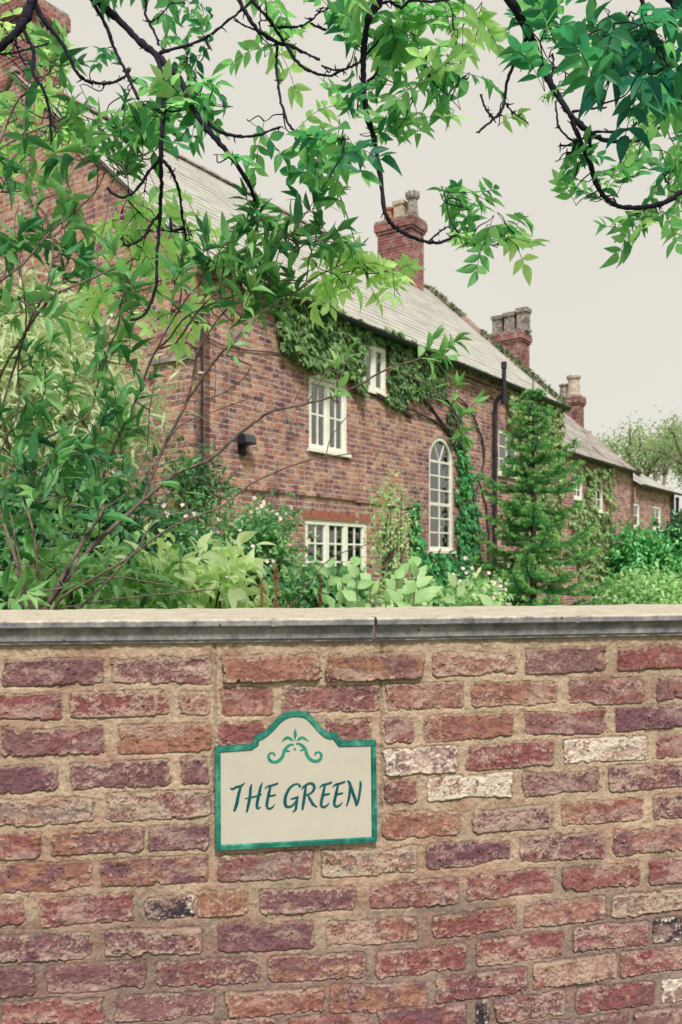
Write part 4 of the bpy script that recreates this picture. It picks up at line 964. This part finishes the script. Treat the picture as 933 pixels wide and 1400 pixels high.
tag(spruce(729, 15.5, 520, 112), 'young spruce with tiered green boughs in front of the brick house', 'tree')

# far trees
def fartree(px, Y, ptop, wpx, n_, tone, label, cz=.62):
    b_ = P(px, HY, Y); b_[2] = 0; H = P(px, ptop, Y)[2]; R = wpx / F * Y; root = empty('tree', tuple(b_)); tb = MB(); tips = []
    def grow(p, d, L, r, lv):
        q = p + d * L; tb.tube(spline([p, p + d * L * .5 + rng.normal(0, L * .06, 3), q], 4), np.linspace(r, r * .68, 9), 6)
        if lv >= 4: tips.append(q); tips.append(p + d * L * .5); return
        for _ in range(3 if lv < 3 else 2):
            nd = unit(d + rdir(1)[0] * .65 + np.array([0, 0, .12])); grow(q, nd, L * random.uniform(.66, .86), r * .66, lv + 1)
    grow(np.zeros(3), np.array([0, 0, 1.]), H * .26, H * .025, 0)
    tp_ = np.array(tips); s_ = np.array([R / (np.abs(tp_[:, 0]).max()), R / (np.abs(tp_[:, 1]).max()), 1]); 
    k = rng.integers(0, len(tp_), n_); Pn = tp_[k] + rng.normal(size=(n_, 3)) * .38
    mb = MB(); leaves(mb, Pn, rdir(n_), rdir(n_), rng.uniform(.12, .24, n_), .11, np.clip(tone + rng.normal(0, .2, n_), 0, 1), 'far')
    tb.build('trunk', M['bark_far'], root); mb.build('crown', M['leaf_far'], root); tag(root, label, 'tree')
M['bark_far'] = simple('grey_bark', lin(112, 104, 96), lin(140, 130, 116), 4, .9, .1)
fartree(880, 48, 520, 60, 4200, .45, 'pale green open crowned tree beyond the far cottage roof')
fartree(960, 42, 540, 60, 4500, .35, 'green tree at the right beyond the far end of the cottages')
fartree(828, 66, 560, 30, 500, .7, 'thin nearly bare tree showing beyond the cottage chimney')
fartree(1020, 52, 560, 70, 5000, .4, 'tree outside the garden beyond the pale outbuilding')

# ---------------------------------------------------------------- near branches
class Boughs:
    def __init__(s, Y0, amp, seed, k=1.0): s.k = k; s.mb = MB(); s.pts = []; s.Y0 = Y0; s.amp = amp; s.sd = seed; s.segs = []
    def Y(s, px, py): return s.Y0 + s.amp * (2 * float(fbm(np.array([px / 190.]), np.array([py / 190.]), s.sd, 2)[0]) - 1)
    def bough(s, p, r0, r1, knob=.12, n=7, dy=0):
        w_ = np.array([P(x, y, s.Y(x, y) + dy) for x, y in p]); pts = spline(w_, 7)
        Yv = pts[:, 1].mean(); m_ = len(pts); rad = np.linspace(r0, r1, m_) * s.k / F * Yv * (1 + rng.normal(0, knob, m_))
        pts = pts + rng.normal(0, .25 * np.minimum(rad.mean(), .004), pts.shape); s.mb.tube(pts, rad, n); s.pts.append(pts)
        return pts
    def cloud(s): return np.concatenate(s.pts)
OV = [([(-40, -150), (40, -70), (90, -30), (125, -4), (160, 25), (190, 55), (216, 77), (245, 108), (263, 147), (284, 177), (315, 213), (343, 256), (352, 292)], 6.5, 2.4),
 ([(214, 75), (222, 105), (225, 140), (222, 175), (220, 217), (221, 250), (219, 292), (215, 350), (213, 395), (198, 430), (178, 438)], 3.8, 1.6),
 ([(220, 217), (206, 232), (185, 261), (165, 270), (147, 258)], 2.2, 1.6), ([(220, 217), (232, 230), (245, 261), (250, 300), (254, 325), (247, 361)], 2.2, 1.3),
 ([(250, 313), (236, 315), (233, 298)], 2.4, 1.6), ([(219, 292), (208, 305), (195, 325), (183, 333), (172, 335), (167, 325)], 2.0, 1.6),
 ([(110, -40), (126, 0), (147, 39), (159, 72), (175, 103), (189, 135)], 2.8, 2.0), ([(80, -60), (47, -5), (38, 20), (28, 38), (0, 66), (-30, 90)], 6.2, 5.0),
 ([(49, 4), (60, 28), (85, 59), (98, 85), (110, 105), (128, 113), (154, 113), (170, 105), (178, 96)], 3.0, 1.5), ([(32, 41), (46, 70), (46, 100), (60, 123), (68, 152), (71, 193)], 2.8, 1.6),
 ([(22, 45), (22, 60), (30, 80), (40, 97)], 2.0, 1.0), ([(-10, 74), (20, 72), (42, 66), (66, 60)], 1.6, 1.0), ([(150, -60), (197, -4), (199, 20), (211, 44), (218, 62)], 2.4, 1.4),
 ([(205, 32), (220, 20), (234, 4)], 1.2, .8), ([(344, 2), (318, 24), (279, 53), (230, 69), (218, 73)], 1.3, 2.4), ([(344, 2), (352, -20)], 1.3, 1.6),
 ([(300, -50), (326, -3), (348, 36), (379, 58), (395, 62), (418, 73), (438, 82)], 3.6, 1.5), ([(330, -40), (343, -3), (369, 28), (384, 51), (407, 85), (428, 99), (451, 103), (470, 95)], 2.6, 1.6),
 ([(380, 37), (410, 36), (425, 28), (442, 10)], 1.8, 1.0), ([(424, 32), (446, 41)], 1.3, 2.0), ([(320, 25), (335, 35), (350, 41)], 1.3, 1.3),
 ([(379, 58), (378, 85), (380, 110), (384, 136), (395, 170), (410, 185)], 2.0, 1.6), ([(284, 167), (299, 179), (325, 186), (351, 185), (382, 174)], 2.6, 1.4),
 ([(196, 142), (215, 150), (250, 150), (262, 130)], 1.6, 1.2), ([(560, -70), (519, -3), (504, 28), (498, 64), (497, 110), (501, 154), (511, 188), (520, 240), (527, 290), (540, 310), (560, 322), (590, 332), (612, 328), (628, 318)], 5.0, 1.8),
 ([(586, 331), (600, 318), (612, 310)], 1.5, .9), ([(523, 51), (506, 69), (488, 88), (462, 96), (440, 90)], 1.8, 1.3), ([(502, 112), (515, 100), (518, 87)], 1.8, 1.2),
 ([(510, 20), (528, 2), (549, 10), (563, 1), (610, 0), (640, -20)], 2.0, 1.8), ([(650, -60), (695, -4), (724, 46), (740, 85), (755, 116), (778, 154), (806, 180), (829, 192), (870, 192), (896, 180), (917, 157)], 6.2, 1.6),
 ([(778, 154), (787, 175), (796, 198), (806, 221), (816, 252), (830, 272), (846, 282), (868, 284), (891, 282), (915, 274), (933, 262), (970, 245)], 3.0, 3.4),
 ([(807, 180), (807, 200), (807, 221)], 2.4, 2.0), ([(724, 46), (708, 77), (693, 113), (689, 144), (679, 159), (654, 181)], 2.6, 1.6), ([(658, 130), (664, 148), (673, 160)], 1.4, 1.4),
 ([(691, 141), (700, 152), (722, 168)], 1.2, .8), ([(760, 139), (765, 175), (788, 193), (806, 182)], 1.4, 1.2), ([(783, 152), (816, 148), (829, 147)], 1.6, 1.1), ([(809, 181), (858, 177), (872, 165), (882, 154)], 1.8, 1.4),
 ([(755, 104), (757, 88), (756, 73)], 1.7, 1.2), ([(850, -60), (877, -3), (882, 28), (870, 64), (860, 72)], 3.4, 2.0), ([(890, -40), (915, -3), (933, 14), (965, 40)], 5.0, 4.5), ([(788, 193), (775, 199), (766, 198)], 1.2, .9), ([(788, 195), (782, 208), (774, 212)], 1.4, .9), ([(843, 193), (851, 206), (862, 200)], 1.0, .8)]
ov = Boughs(3.0, .35, 700, 1.04)
tips_top = []
for p, r0, r1 in OV:
    q = ov.bough(p, r0, r1)
    if p[0][1] < -35: tips_top.append(q[0])
# short spurs and knuckles along the boughs
cl = ov.cloud()
for i in range(420):
    q = cl[rng.integers(len(cl))]; d_ = rdir(1)[0] * random.uniform(.008, .03); ov.mb.tube([q, q + d_ * .5 + rng.normal(0, .002, 3), q + d_], [.0028, .0022, .0012], 5)
LIMZ = 4.75
tr_root_loc = np.array([3.4, 3.9, 0.])
limb = spline([tr_root_loc + np.array([0, 0, 2.6]), (2.9, 3.5, 4.0), (2.0, 3.1, LIMZ - .1), (.8, 3.0, LIMZ), (-.6, 3.0, LIMZ - .15), (-1.6, 2.9, LIMZ - .3)], 8)
trunkmb = MB(); trunkmb.tube(spline([tr_root_loc, tr_root_loc + np.array([.05, 0, 1.2]), tr_root_loc + np.array([0, 0, 2.7]), tr_root_loc + np.array([.2, .1, 4.6]), tr_root_loc + np.array([.1, .2, 6.5])], 6) , np.linspace(.2, .07, 25), 12)
trunkmb.tube(limb, np.linspace(.09, .025, len(limb)), 9)
for q in tips_top:
    j = np.argmin(np.linalg.norm(limb - (q + np.array([.3, 0, .3])), axis=1)); ov.mb.tube(spline([limb[j], .5 * (limb[j] + q) + np.array([.03, 0, .03]), q], 6), np.linspace(.022, .013, 13), 7)

def merge(a, b):
    for v, t in zip(b.v, b.t): a.v.append(v); a.t.append(t)
    a.f += [f + a.n for f in b.f]; a.n += b.n
    return a
def nearest(cl, q): return cl[np.argmin(((cl - q) ** 2).sum(1))]
def pinnate(lb, tb, base, d, L, nl, ll, tone, asp=.44):
    """a compound leaf: a drooping stalk with paired leaflets and one at its tip"""
    d = unit(d); e = base + d * L + np.array([0, 0, -.16 * L]); mid = base + d * L * .55 + np.array([0, 0, .02 * L]); pts = spline([base, mid, e], 6)
    tb.tube(pts, .0011, 4, cap=False); ax = unit(pts[-1] - pts[0]); sd_ = np.cross(ax, np.array([0, 0, 1.]) + rng.normal(0, .5, 3)); sd_ = unit(sd_); up_ = np.cross(sd_, ax)
    PP, DD, NN = [], [], []
    for k in range(nl):
        f = .28 + .68 * k / max(1, nl - 1); q = pts[int(f * (len(pts) - 1))]
        for s_ in (-1, 1): PP.append(q); DD.append(sd_ * s_ * .8 + ax * .6 + rng.normal(0, .2, 3) + np.array([0, 0, -.1])); NN.append(up_ + rng.normal(0, .25, 3))
    PP.append(pts[-1]); DD.append(ax + rng.normal(0, .1, 3)); NN.append(up_)
    m_ = len(PP); Ls = ll * rng.uniform(.75, 1.12, m_); leaves(lb, PP, DD, NN, Ls, Ls * asp, np.clip(tone + rng.normal(0, .07, m_), 0, 1), 'near')
# leafy patches of the overhanging tree: centre, radii, sprays, tone, distance shift, leaflet length
BL = [(265, 42, 42, 40, 17, .25, 0, .042), (268, 80, 30, 20, 3, .4, 0, .05), (285, 120, 42, 32, 12, .35, 0, .058), (262, 152, 50, 26, 11, .4, 0, .06), (205, 125, 42, 34, 10, .45, 0, .06), (165, 75, 30, 18, 4, .3, 0, .045), (160, 160, 55, 26, 13, .5, .2, .06),
 (330, 200, 30, 14, 4, .5, 0, .055), (372, 20, 26, 18, 5, .4, 0, .05), (352, 60, 14, 16, 3, .5, 0, .055), (385, 75, 10, 22, 3, .8, 0, .06), (400, 190, 40, 22, 10, .4, 0, .055), (440, 170, 30, 22, 7, .7, 0, .055), (462, 200, 30, 34, 8, .4, -.2, .062),
 (430, 225, 28, 26, 6, .4, 0, .065), (455, 20, 22, 20, 5, .25, 0, .06), (480, 50, 22, 46, 10, .35, 0, .062), (555, 50, 48, 34, 14, .5, 0, .056), (545, 100, 52, 40, 13, .45, 0, .056), (590, 85, 36, 26, 9, .55, 0, .062), (570, 150, 34, 14, 5, .65, 0, .06), (520, 130, 26, 30, 8, .4, 0, .058), (635, 105, 26, 22, 8, .5, 0, .055), (625, 18, 36, 16, 10, .6, 0, .058), (660, 25, 12, 16, 3, .8, 0, .06),
 (478, 130, 22, 22, 6, .3, 0, .05), (482, 185, 24, 24, 7, .3, -.3, .066), (520, 185, 10, 14, 3, .35, 0, .05), (640, 285, 26, 26, 12, .4, 0, .048), (665, 310, 38, 26, 13, .55, 0, .058), (695, 300, 20, 22, 5, .6, 0, .062), (620, 275, 12, 16, 4, .4, 0, .045),
 (500, 372, 48, 26, 20, .95, .3, .062), (450, 395, 40, 20, 10, .92, .3, .06), (470, 340, 30, 22, 7, .85, .3, .06), (540, 375, 24, 16, 6, .95, .3, .055), (200, 300, 52, 34, 20, .82, .4, .06), (255, 300, 26, 16, 6, .8, .2, .055), (210, 360, 52, 34, 16, .9, .4, .06), (245, 420, 40, 40, 14, .85, .4, .055), (300, 340, 34, 26, 8, .88, .4, .055), (150, 410, 30, 26, 6, .92, .4, .06),
 (25, 120, 60, 44, 20, .92, .5, .05), (60, 60, 34, 34, 10, .85, .5, .05), (15, 40, 40, 36, 12, .75, .4, .05), (90, 190, 50, 30, 10, .85, .5, .055), (35, 210, 46, 34, 12, .75, .5, .055),
 (735, 20, 30, 22, 9, .35, 0, .06), (770, 35, 36, 34, 9, .3, -.3, .06), (825, 35, 40, 34, 11, .35, -.5, .062), (830, 85, 34, 30, 11, .02, -.8, .066), (875, 60, 40, 40, 10, .15, -.6, .064), (905, 105, 34, 34, 9, .2, -.6, .064), (915, 30, 34, 40, 8, .2, -.6, .064), (865, 120, 30, 26, 6, .0, -.8, .066), (790, 70, 26, 30, 7, .5, -.2, .06), (930, 140, 20, 24, 7, .3, -.5, .07), (738, 85, 14, 20, 3, .3, -.3, .07),
 (765, 125, 10, 12, 3, .4, 0, .035), (792, 222, 18, 18, 6, .35, 0, .045), (800, 255, 24, 26, 7, .35, 0, .045), (850, 245, 34, 22, 10, .35, 0, .055), (900, 225, 40, 22, 13, .4, 0, .055), (925, 200, 14, 20, 5, .45, 0, .055), (905, 300, 44, 18, 10, .55, 0, .055), (860, 305, 22, 16, 5, .5, 0, .058), (915, 260, 30, 20, 7, .5, 0, .055), (845, 200, 30, 8, 3, .8, 0, .03), (890, 160, 14, 10, 3, .3, 0, .05), (682, 160, 16, 8, 2, .6, 0, .035), (760, -40, 60, 40, 12, .3, -.3, .066), (560, -40, 70, 40, 12, .4, 0, .06), (380, -30, 70, 30, 8, .4, 0, .06), (200, -30, 70, 30, 8, .4, 0, .06), (980, 80, 50, 100, 20, .3, 0, .06), (-50, 120, 50, 120, 18, .7, .3, .06)]
lb = MB(); tw = MB(); cl = ov.cloud()
for cx_, cy_, rx, ry, n_, tone, dy, ll in BL:
    ll = ll * 1.22
    for k in range(max(2, int(n_ * .5))):
        a_ = random.random() * 6.28; f = math.sqrt(random.random()); x = cx_ + rx * f * math.cos(a_); y = cy_ + ry * f * math.sin(a_)
        Yq = ov.Y(x, y) + dy + random.uniform(-.05, .2); q = P(x, y, Yq); nb_ = nearest(cl, q); v_ = q - nb_; dist = np.linalg.norm(v_)
        L = random.uniform(.11, .17) * ll / .06
        d_ = unit(v_ / (dist + .02) * .5 + rdir(1)[0] * .9 + np.array([0, 0, -.05])); base = q - d_ * L * .5
        tpts = spline([nb_, .6 * nb_ + .4 * base + rng.normal(0, .006 + .03 * dist, 3), .25 * nb_ + .75 * base + rng.normal(0, .004 + .02 * dist, 3), base], 6); tw.tube(tpts, np.linspace(.0026, .0013, len(tpts)), 4, cap=False); cl = np.concatenate([cl, tpts[2:]])
        pinnate(lb, tw, base, d_, L, random.choice([3, 4, 4, 5]), ll, tone + .08 + random.uniform(-.2, .26))
tree = empty('overhanging_tree', tuple(tr_root_loc))
def relocate(mb, loc):
    for i in range(len(mb.v)): mb.v[i] = mb.v[i] - loc
for mb_, nm, mt in ((trunkmb, 'trunk', 'bark'), (merge(ov.mb, tw), 'branches', 'bark'), (lb, 'foliage', 'leaf_tree')):
    relocate(mb_, tr_root_loc); mb_.build(nm, M[mt], tree, smooth=True)
tag(tree, 'dark branched tree with compound green leaves hanging across the top of the view', 'tree')

# ---- tangled tall shrub at the left
sh_ = Boughs(2.95, .2, 900, .9)
base_l = P(40, HY, 3.0); base_l[2] = 0
SB = [([(195, 685), (240, 648), (285, 629), (320, 600), (350, 576), (373, 562), (423, 551), (474, 535), (531, 504), (570, 492), (590, 486)], 3.0, 1.1), ([(547, 508), (572, 520), (593, 535), (612, 555), (628, 578)], 1.1, .8),
 ([(50, 850), (112, 764), (150, 725), (195, 685)], 4.6, 3.2), ([(195, 685), (210, 645), (225, 610), (255, 550), (265, 510), (274, 475), (300, 434), (330, 405)], 2.8, 1.3), ([(255, 550), (285, 505), (315, 469), (353, 431), (361, 397), (364, 346), (369, 312)], 2.2, 1.1),
 ([(240, 470), (276, 420), (307, 385), (318, 350)], 1.6, 1.0), ([(60, 840), (94, 775), (142, 696)], 3.8, 2.6), ([(142, 696), (139, 662), (157, 610), (184, 550), (210, 486), (230, 464), (263, 428), (333, 400), (384, 384), (415, 384)], 2.3, 1.0),
 ([(340, 398), (380, 420), (415, 389), (445, 372), (472, 360)], 1.3, .8), ([(210, 486), (232, 445), (262, 400), (290, 380)], 1.4, .8), ([(70, 840), (86, 816), (130, 790), (180, 760), (232, 722), (300, 693), (350, 658), (416, 631), (466, 622), (514, 618)], 2.4, .8),
 ([(446, 625), (452, 600), (470, 575), (484, 560)], .9, .6), ([(420, 551), (440, 520), (450, 505), (468, 512)], 1.0, .7), ([(400, 553), (415, 530), (446, 515)], .9, .6), ([(474, 535), (484, 528)], .8, .8), ([(142, 696), (180, 670), (215, 640), (250, 628), (300, 622)], 1.3, .8),
 ([(0, 560), (0, 516), (34, 456), (60, 420), (82, 400), (129, 379), (160, 366), (185, 352)], 2.4, 1.0), ([(-20, 640), (20, 500), (44, 433), (59, 405), (72, 353), (68, 307), (51, 279)], 1.9, 1.4), ([(-20, 400), (0, 385), (39, 353), (69, 317), (103, 289), (130, 262), (144, 235)], 2.0, 1.0),
 ([(-20, 215), (0, 203), (33, 185), (75, 167)], 1.7, 1.0), ([(-30, 250), (0, 195), (23, 139), (45, 120), (62, 104), (76, 88)], 1.8, .9), ([(60, 600), (118, 569), (135, 520), (150, 475), (161, 449), (170, 400), (200, 350)], 1.6, .9), ([(-20, 600), (30, 560), (75, 530), (118, 520)], 1.1, .7),
 ([(0, 620), (25, 560), (25, 500), (36, 440), (30, 380), (20, 310), (26, 280)], 1.3, .9), ([(0, 430), (60, 426), (110, 440), (160, 452)], 1.0, .6), ([(100, 289), (115, 300), (135, 340), (165, 380), (175, 390)], 1.3, .7), ([(135, 340), (131, 378)], 1.0, .8), ([(131, 345), (145, 300), (150, 260), (160, 235)], 1.1, .7),
 ([(50, 850), (20, 760), (-10, 660), (-20, 560)], 3.0, 2.2), ([(55, 850), (48, 740), (20, 640), (0, 560)], 2.2, 1.6), ([(30, 850), (28, 780), (20, 730), (14, 700)], 1.5, 1.0), ([(65, 835), (150, 820), (230, 812), (300, 805)], 1.4, .8), ([(90, 812), (150, 790), (200, 795), (275, 810)], 1.3, .8), ([(142, 696), (90, 690), (40, 680), (0, 700)], 1.2, .8),
 ([(180, 660), (200, 620), (205, 560), (215, 500)], 1.2, .8), ([(225, 610), (250, 580), (300, 560), (340, 545)], 1.0, .6), ([(274, 475), (290, 470), (295, 520), (292, 560)], .8, .6), ([(255, 550), (300, 540), (330, 520), (345, 500)], .9, .6), ([(100, 840), (180, 760), (205, 720), (230, 690)], 1.6, 1.0),
 ([(364, 346), (380, 330), (400, 318), (425, 305)], 1.1, .8), ([(333, 400), (320, 370), (312, 340), (305, 310)], 1.1, .8), ([(361, 397), (375, 365), (385, 330), (390, 300)], 1.0, .7), ([(353, 431), (390, 405), (412, 395), (430, 380)], 1.1, .8), ([(390, 840), (420, 800), (445, 770), (470, 755), (535, 735)], 1.1, .6)]
for p, r0, r1 in SB: sh_.bough(p, r0, r1, .06)
cl = sh_.cloud(); m0 = MB()
def shoot(lb, tb, base, d, L, npair, ll, tone, asp=.3):
    d = unit(d); pts = spline([base, base + d * L * .5 + rng.normal(0, .006, 3), base + d * L + np.array([0, 0, .02])], 5); tb.tube(pts, np.linspace(.0024, .0013, len(pts)), 5, cap=False)
    a_ = unit(np.cross(d, rdir(1)[0])); b_ = np.cross(d, a_); PP, DD, NN, LL = [], [], [], []
    for k in range(npair):
        f = .15 + .8 * k / max(1, npair - 1); q = pts[int(f * (len(pts) - 1))]; th = k * 1.45 + random.uniform(-.3, .3)
        for s_ in (0, math.pi):
            r_ = math.cos(th + s_) * a_ + math.sin(th + s_) * b_; opening = .9 - .45 * f
            DD.append(unit(r_ * opening + d * (1 - opening * .5)) + np.array([0, 0, -.18]) + rng.normal(0, .08, 3)); PP.append(q); NN.append(d + rng.normal(0, .2, 3) + np.array([0, 0, .5])); LL.append(ll * (1.05 - .35 * f) * random.uniform(.8, 1.1))
    for s_ in (-1, 1): PP.append(pts[-1]); DD.append(d + a_ * .3 * s_); NN.append(b_ + rng.normal(0, .2, 3)); LL.append(ll * .6)
    LL = np.array(LL); leaves(lb, PP, DD, NN, LL, LL * asp, np.clip(tone + rng.normal(0, .07, len(PP)), 0, 1), 'near')
SH = [(72, 95, 24, 30, 5, .3), (60, 160, 50, 36, 12, .35), (175, 190, 34, 34, 9, .35), (130, 215, 60, 34, 13, .42), (45, 245, 55, 45, 13, .42), (110, 300, 45, 40, 8, .4), (50, 330, 46, 40, 11, .38), (92, 370, 34, 26, 7, .38), (20, 410, 34, 28, 6, .35), (62, 420, 20, 20, 3, .35),
 (170, 380, 24, 22, 5, .4), (190, 415, 26, 20, 5, .5), (375, 310, 52, 34, 16, .36), (420, 325, 36, 30, 9, .36), (345, 345, 46, 28, 11, .4), (300, 325, 18, 26, 4, .35), (300, 370, 34, 24, 8, .48), (375, 385, 46, 22, 10, .42), (330, 415, 50, 20, 9, .5), (400, 415, 24, 16, 3, .6), (440, 290, 18, 18, 3, .3), (255, 390, 24, 20, 5, .55),
 (160, 475, 26, 24, 6, .36), (150, 510, 20, 24, 4, .36), (45, 490, 34, 24, 6, .4), (90, 545, 50, 30, 9, .4), (60, 600, 60, 36, 13, .38), (150, 575, 40, 28, 8, .38), (110, 630, 55, 36, 12, .34), (175, 610, 24, 26, 5, .42), (50, 680, 55, 40, 13, .34), (110, 705, 40, 30, 7, .4), (25, 750, 30, 40, 8, .42), (70, 770, 50, 26, 7, .45), (20, 810, 30, 16, 4, .5), (180, 545, 20, 20, 3, .4),
 (318, 475, 8, 8, 1, .5), (252, 655, 10, 10, 2, .7), (470, 512, 8, 6, 2, .6), (-40, 300, 30, 200, 16, .4), (-40, 620, 30, 160, 12, .4), (462, 525, 6, 6, 1, .6)]
lb = MB(); tw = MB()
for cx_, cy_, rx, ry, n_, tone in SH:
    for k in range(max(1, int(n_ * .68))):
        a_ = random.random() * 6.28; f = math.sqrt(random.random()); x = cx_ + rx * f * math.cos(a_); y = cy_ + ry * f * math.sin(a_)
        q = P(x, y, sh_.Y(x, y) + random.uniform(-.18, .22)); nb_ = nearest(cl, q + np.array([0, 0, -.04])); v_ = q - nb_; dist = np.linalg.norm(v_); L = random.uniform(.07, .13)
        d_ = unit(v_ / (dist + .02) * .4 + rdir(1)[0] * .6 + np.array([.1, 0, .35])); base = q - d_ * L * .5
        tpts = spline([nb_, .5 * (nb_ + base) + rng.normal(0, .01, 3), base], 5); tw.tube(tpts, np.linspace(.003, .002, len(tpts)), 5, cap=False); cl = np.concatenate([cl, tpts[2:]])
        shoot(lb, tw, base, d_, L, random.choice([2, 3, 3]), random.uniform(.085, .125), tone + random.uniform(-.24, .34))
for (x, y, dx, dz, ll, t_) in ((570, 492, .5, .5, .1, .62), (596, 484, .9, .35, .1, .62), (585, 488, .3, -.1, .08, .6), (593, 535, -.1, .7, .07, .65), (628, 575, .4, .3, .085, .62), (618, 562, .2, .8, .08, .62), (626, 578, .2, -.5, .08, .6)):
    q = P(x, y, sh_.Y(x, y)); shoot(lb, tw, q, np.array([dx, -.1, dz]), .07, 3, ll, t_)
# the stems go down to the ground together
for px in (50, 60, 55, 70, 30, 100):
    q = P(px, 850, sh_.Y(px, 850)); sh_.mb.tube(spline([q, .5 * (q + base_l) + np.array([.03, 0, 0]), base_l + rng.normal(0, .04, 3) * np.array([1, 1, 0])], 6), np.linspace(.012, .018, 13), 7)
q = P(390, 840, sh_.Y(390, 840)); sh_.mb.tube(spline([q, q * .6 + base_l * .4 + np.array([0, 0, -.2]), base_l], 6), np.linspace(.003, .008, 13), 6)
lsh = empty('tall_shrub', tuple(base_l))
for mb_, nm, mt in ((merge(sh_.mb, tw), 'stems', 'stem'), (lb, 'foliage', 'leaf_shrub')):
    relocate(mb_, base_l); mb_.build(nm, M[mt], lsh, smooth=True)
tag(lsh, 'tall tangled shrub with arching stems and pointed green leaves behind the wall at the left', 'shrub')
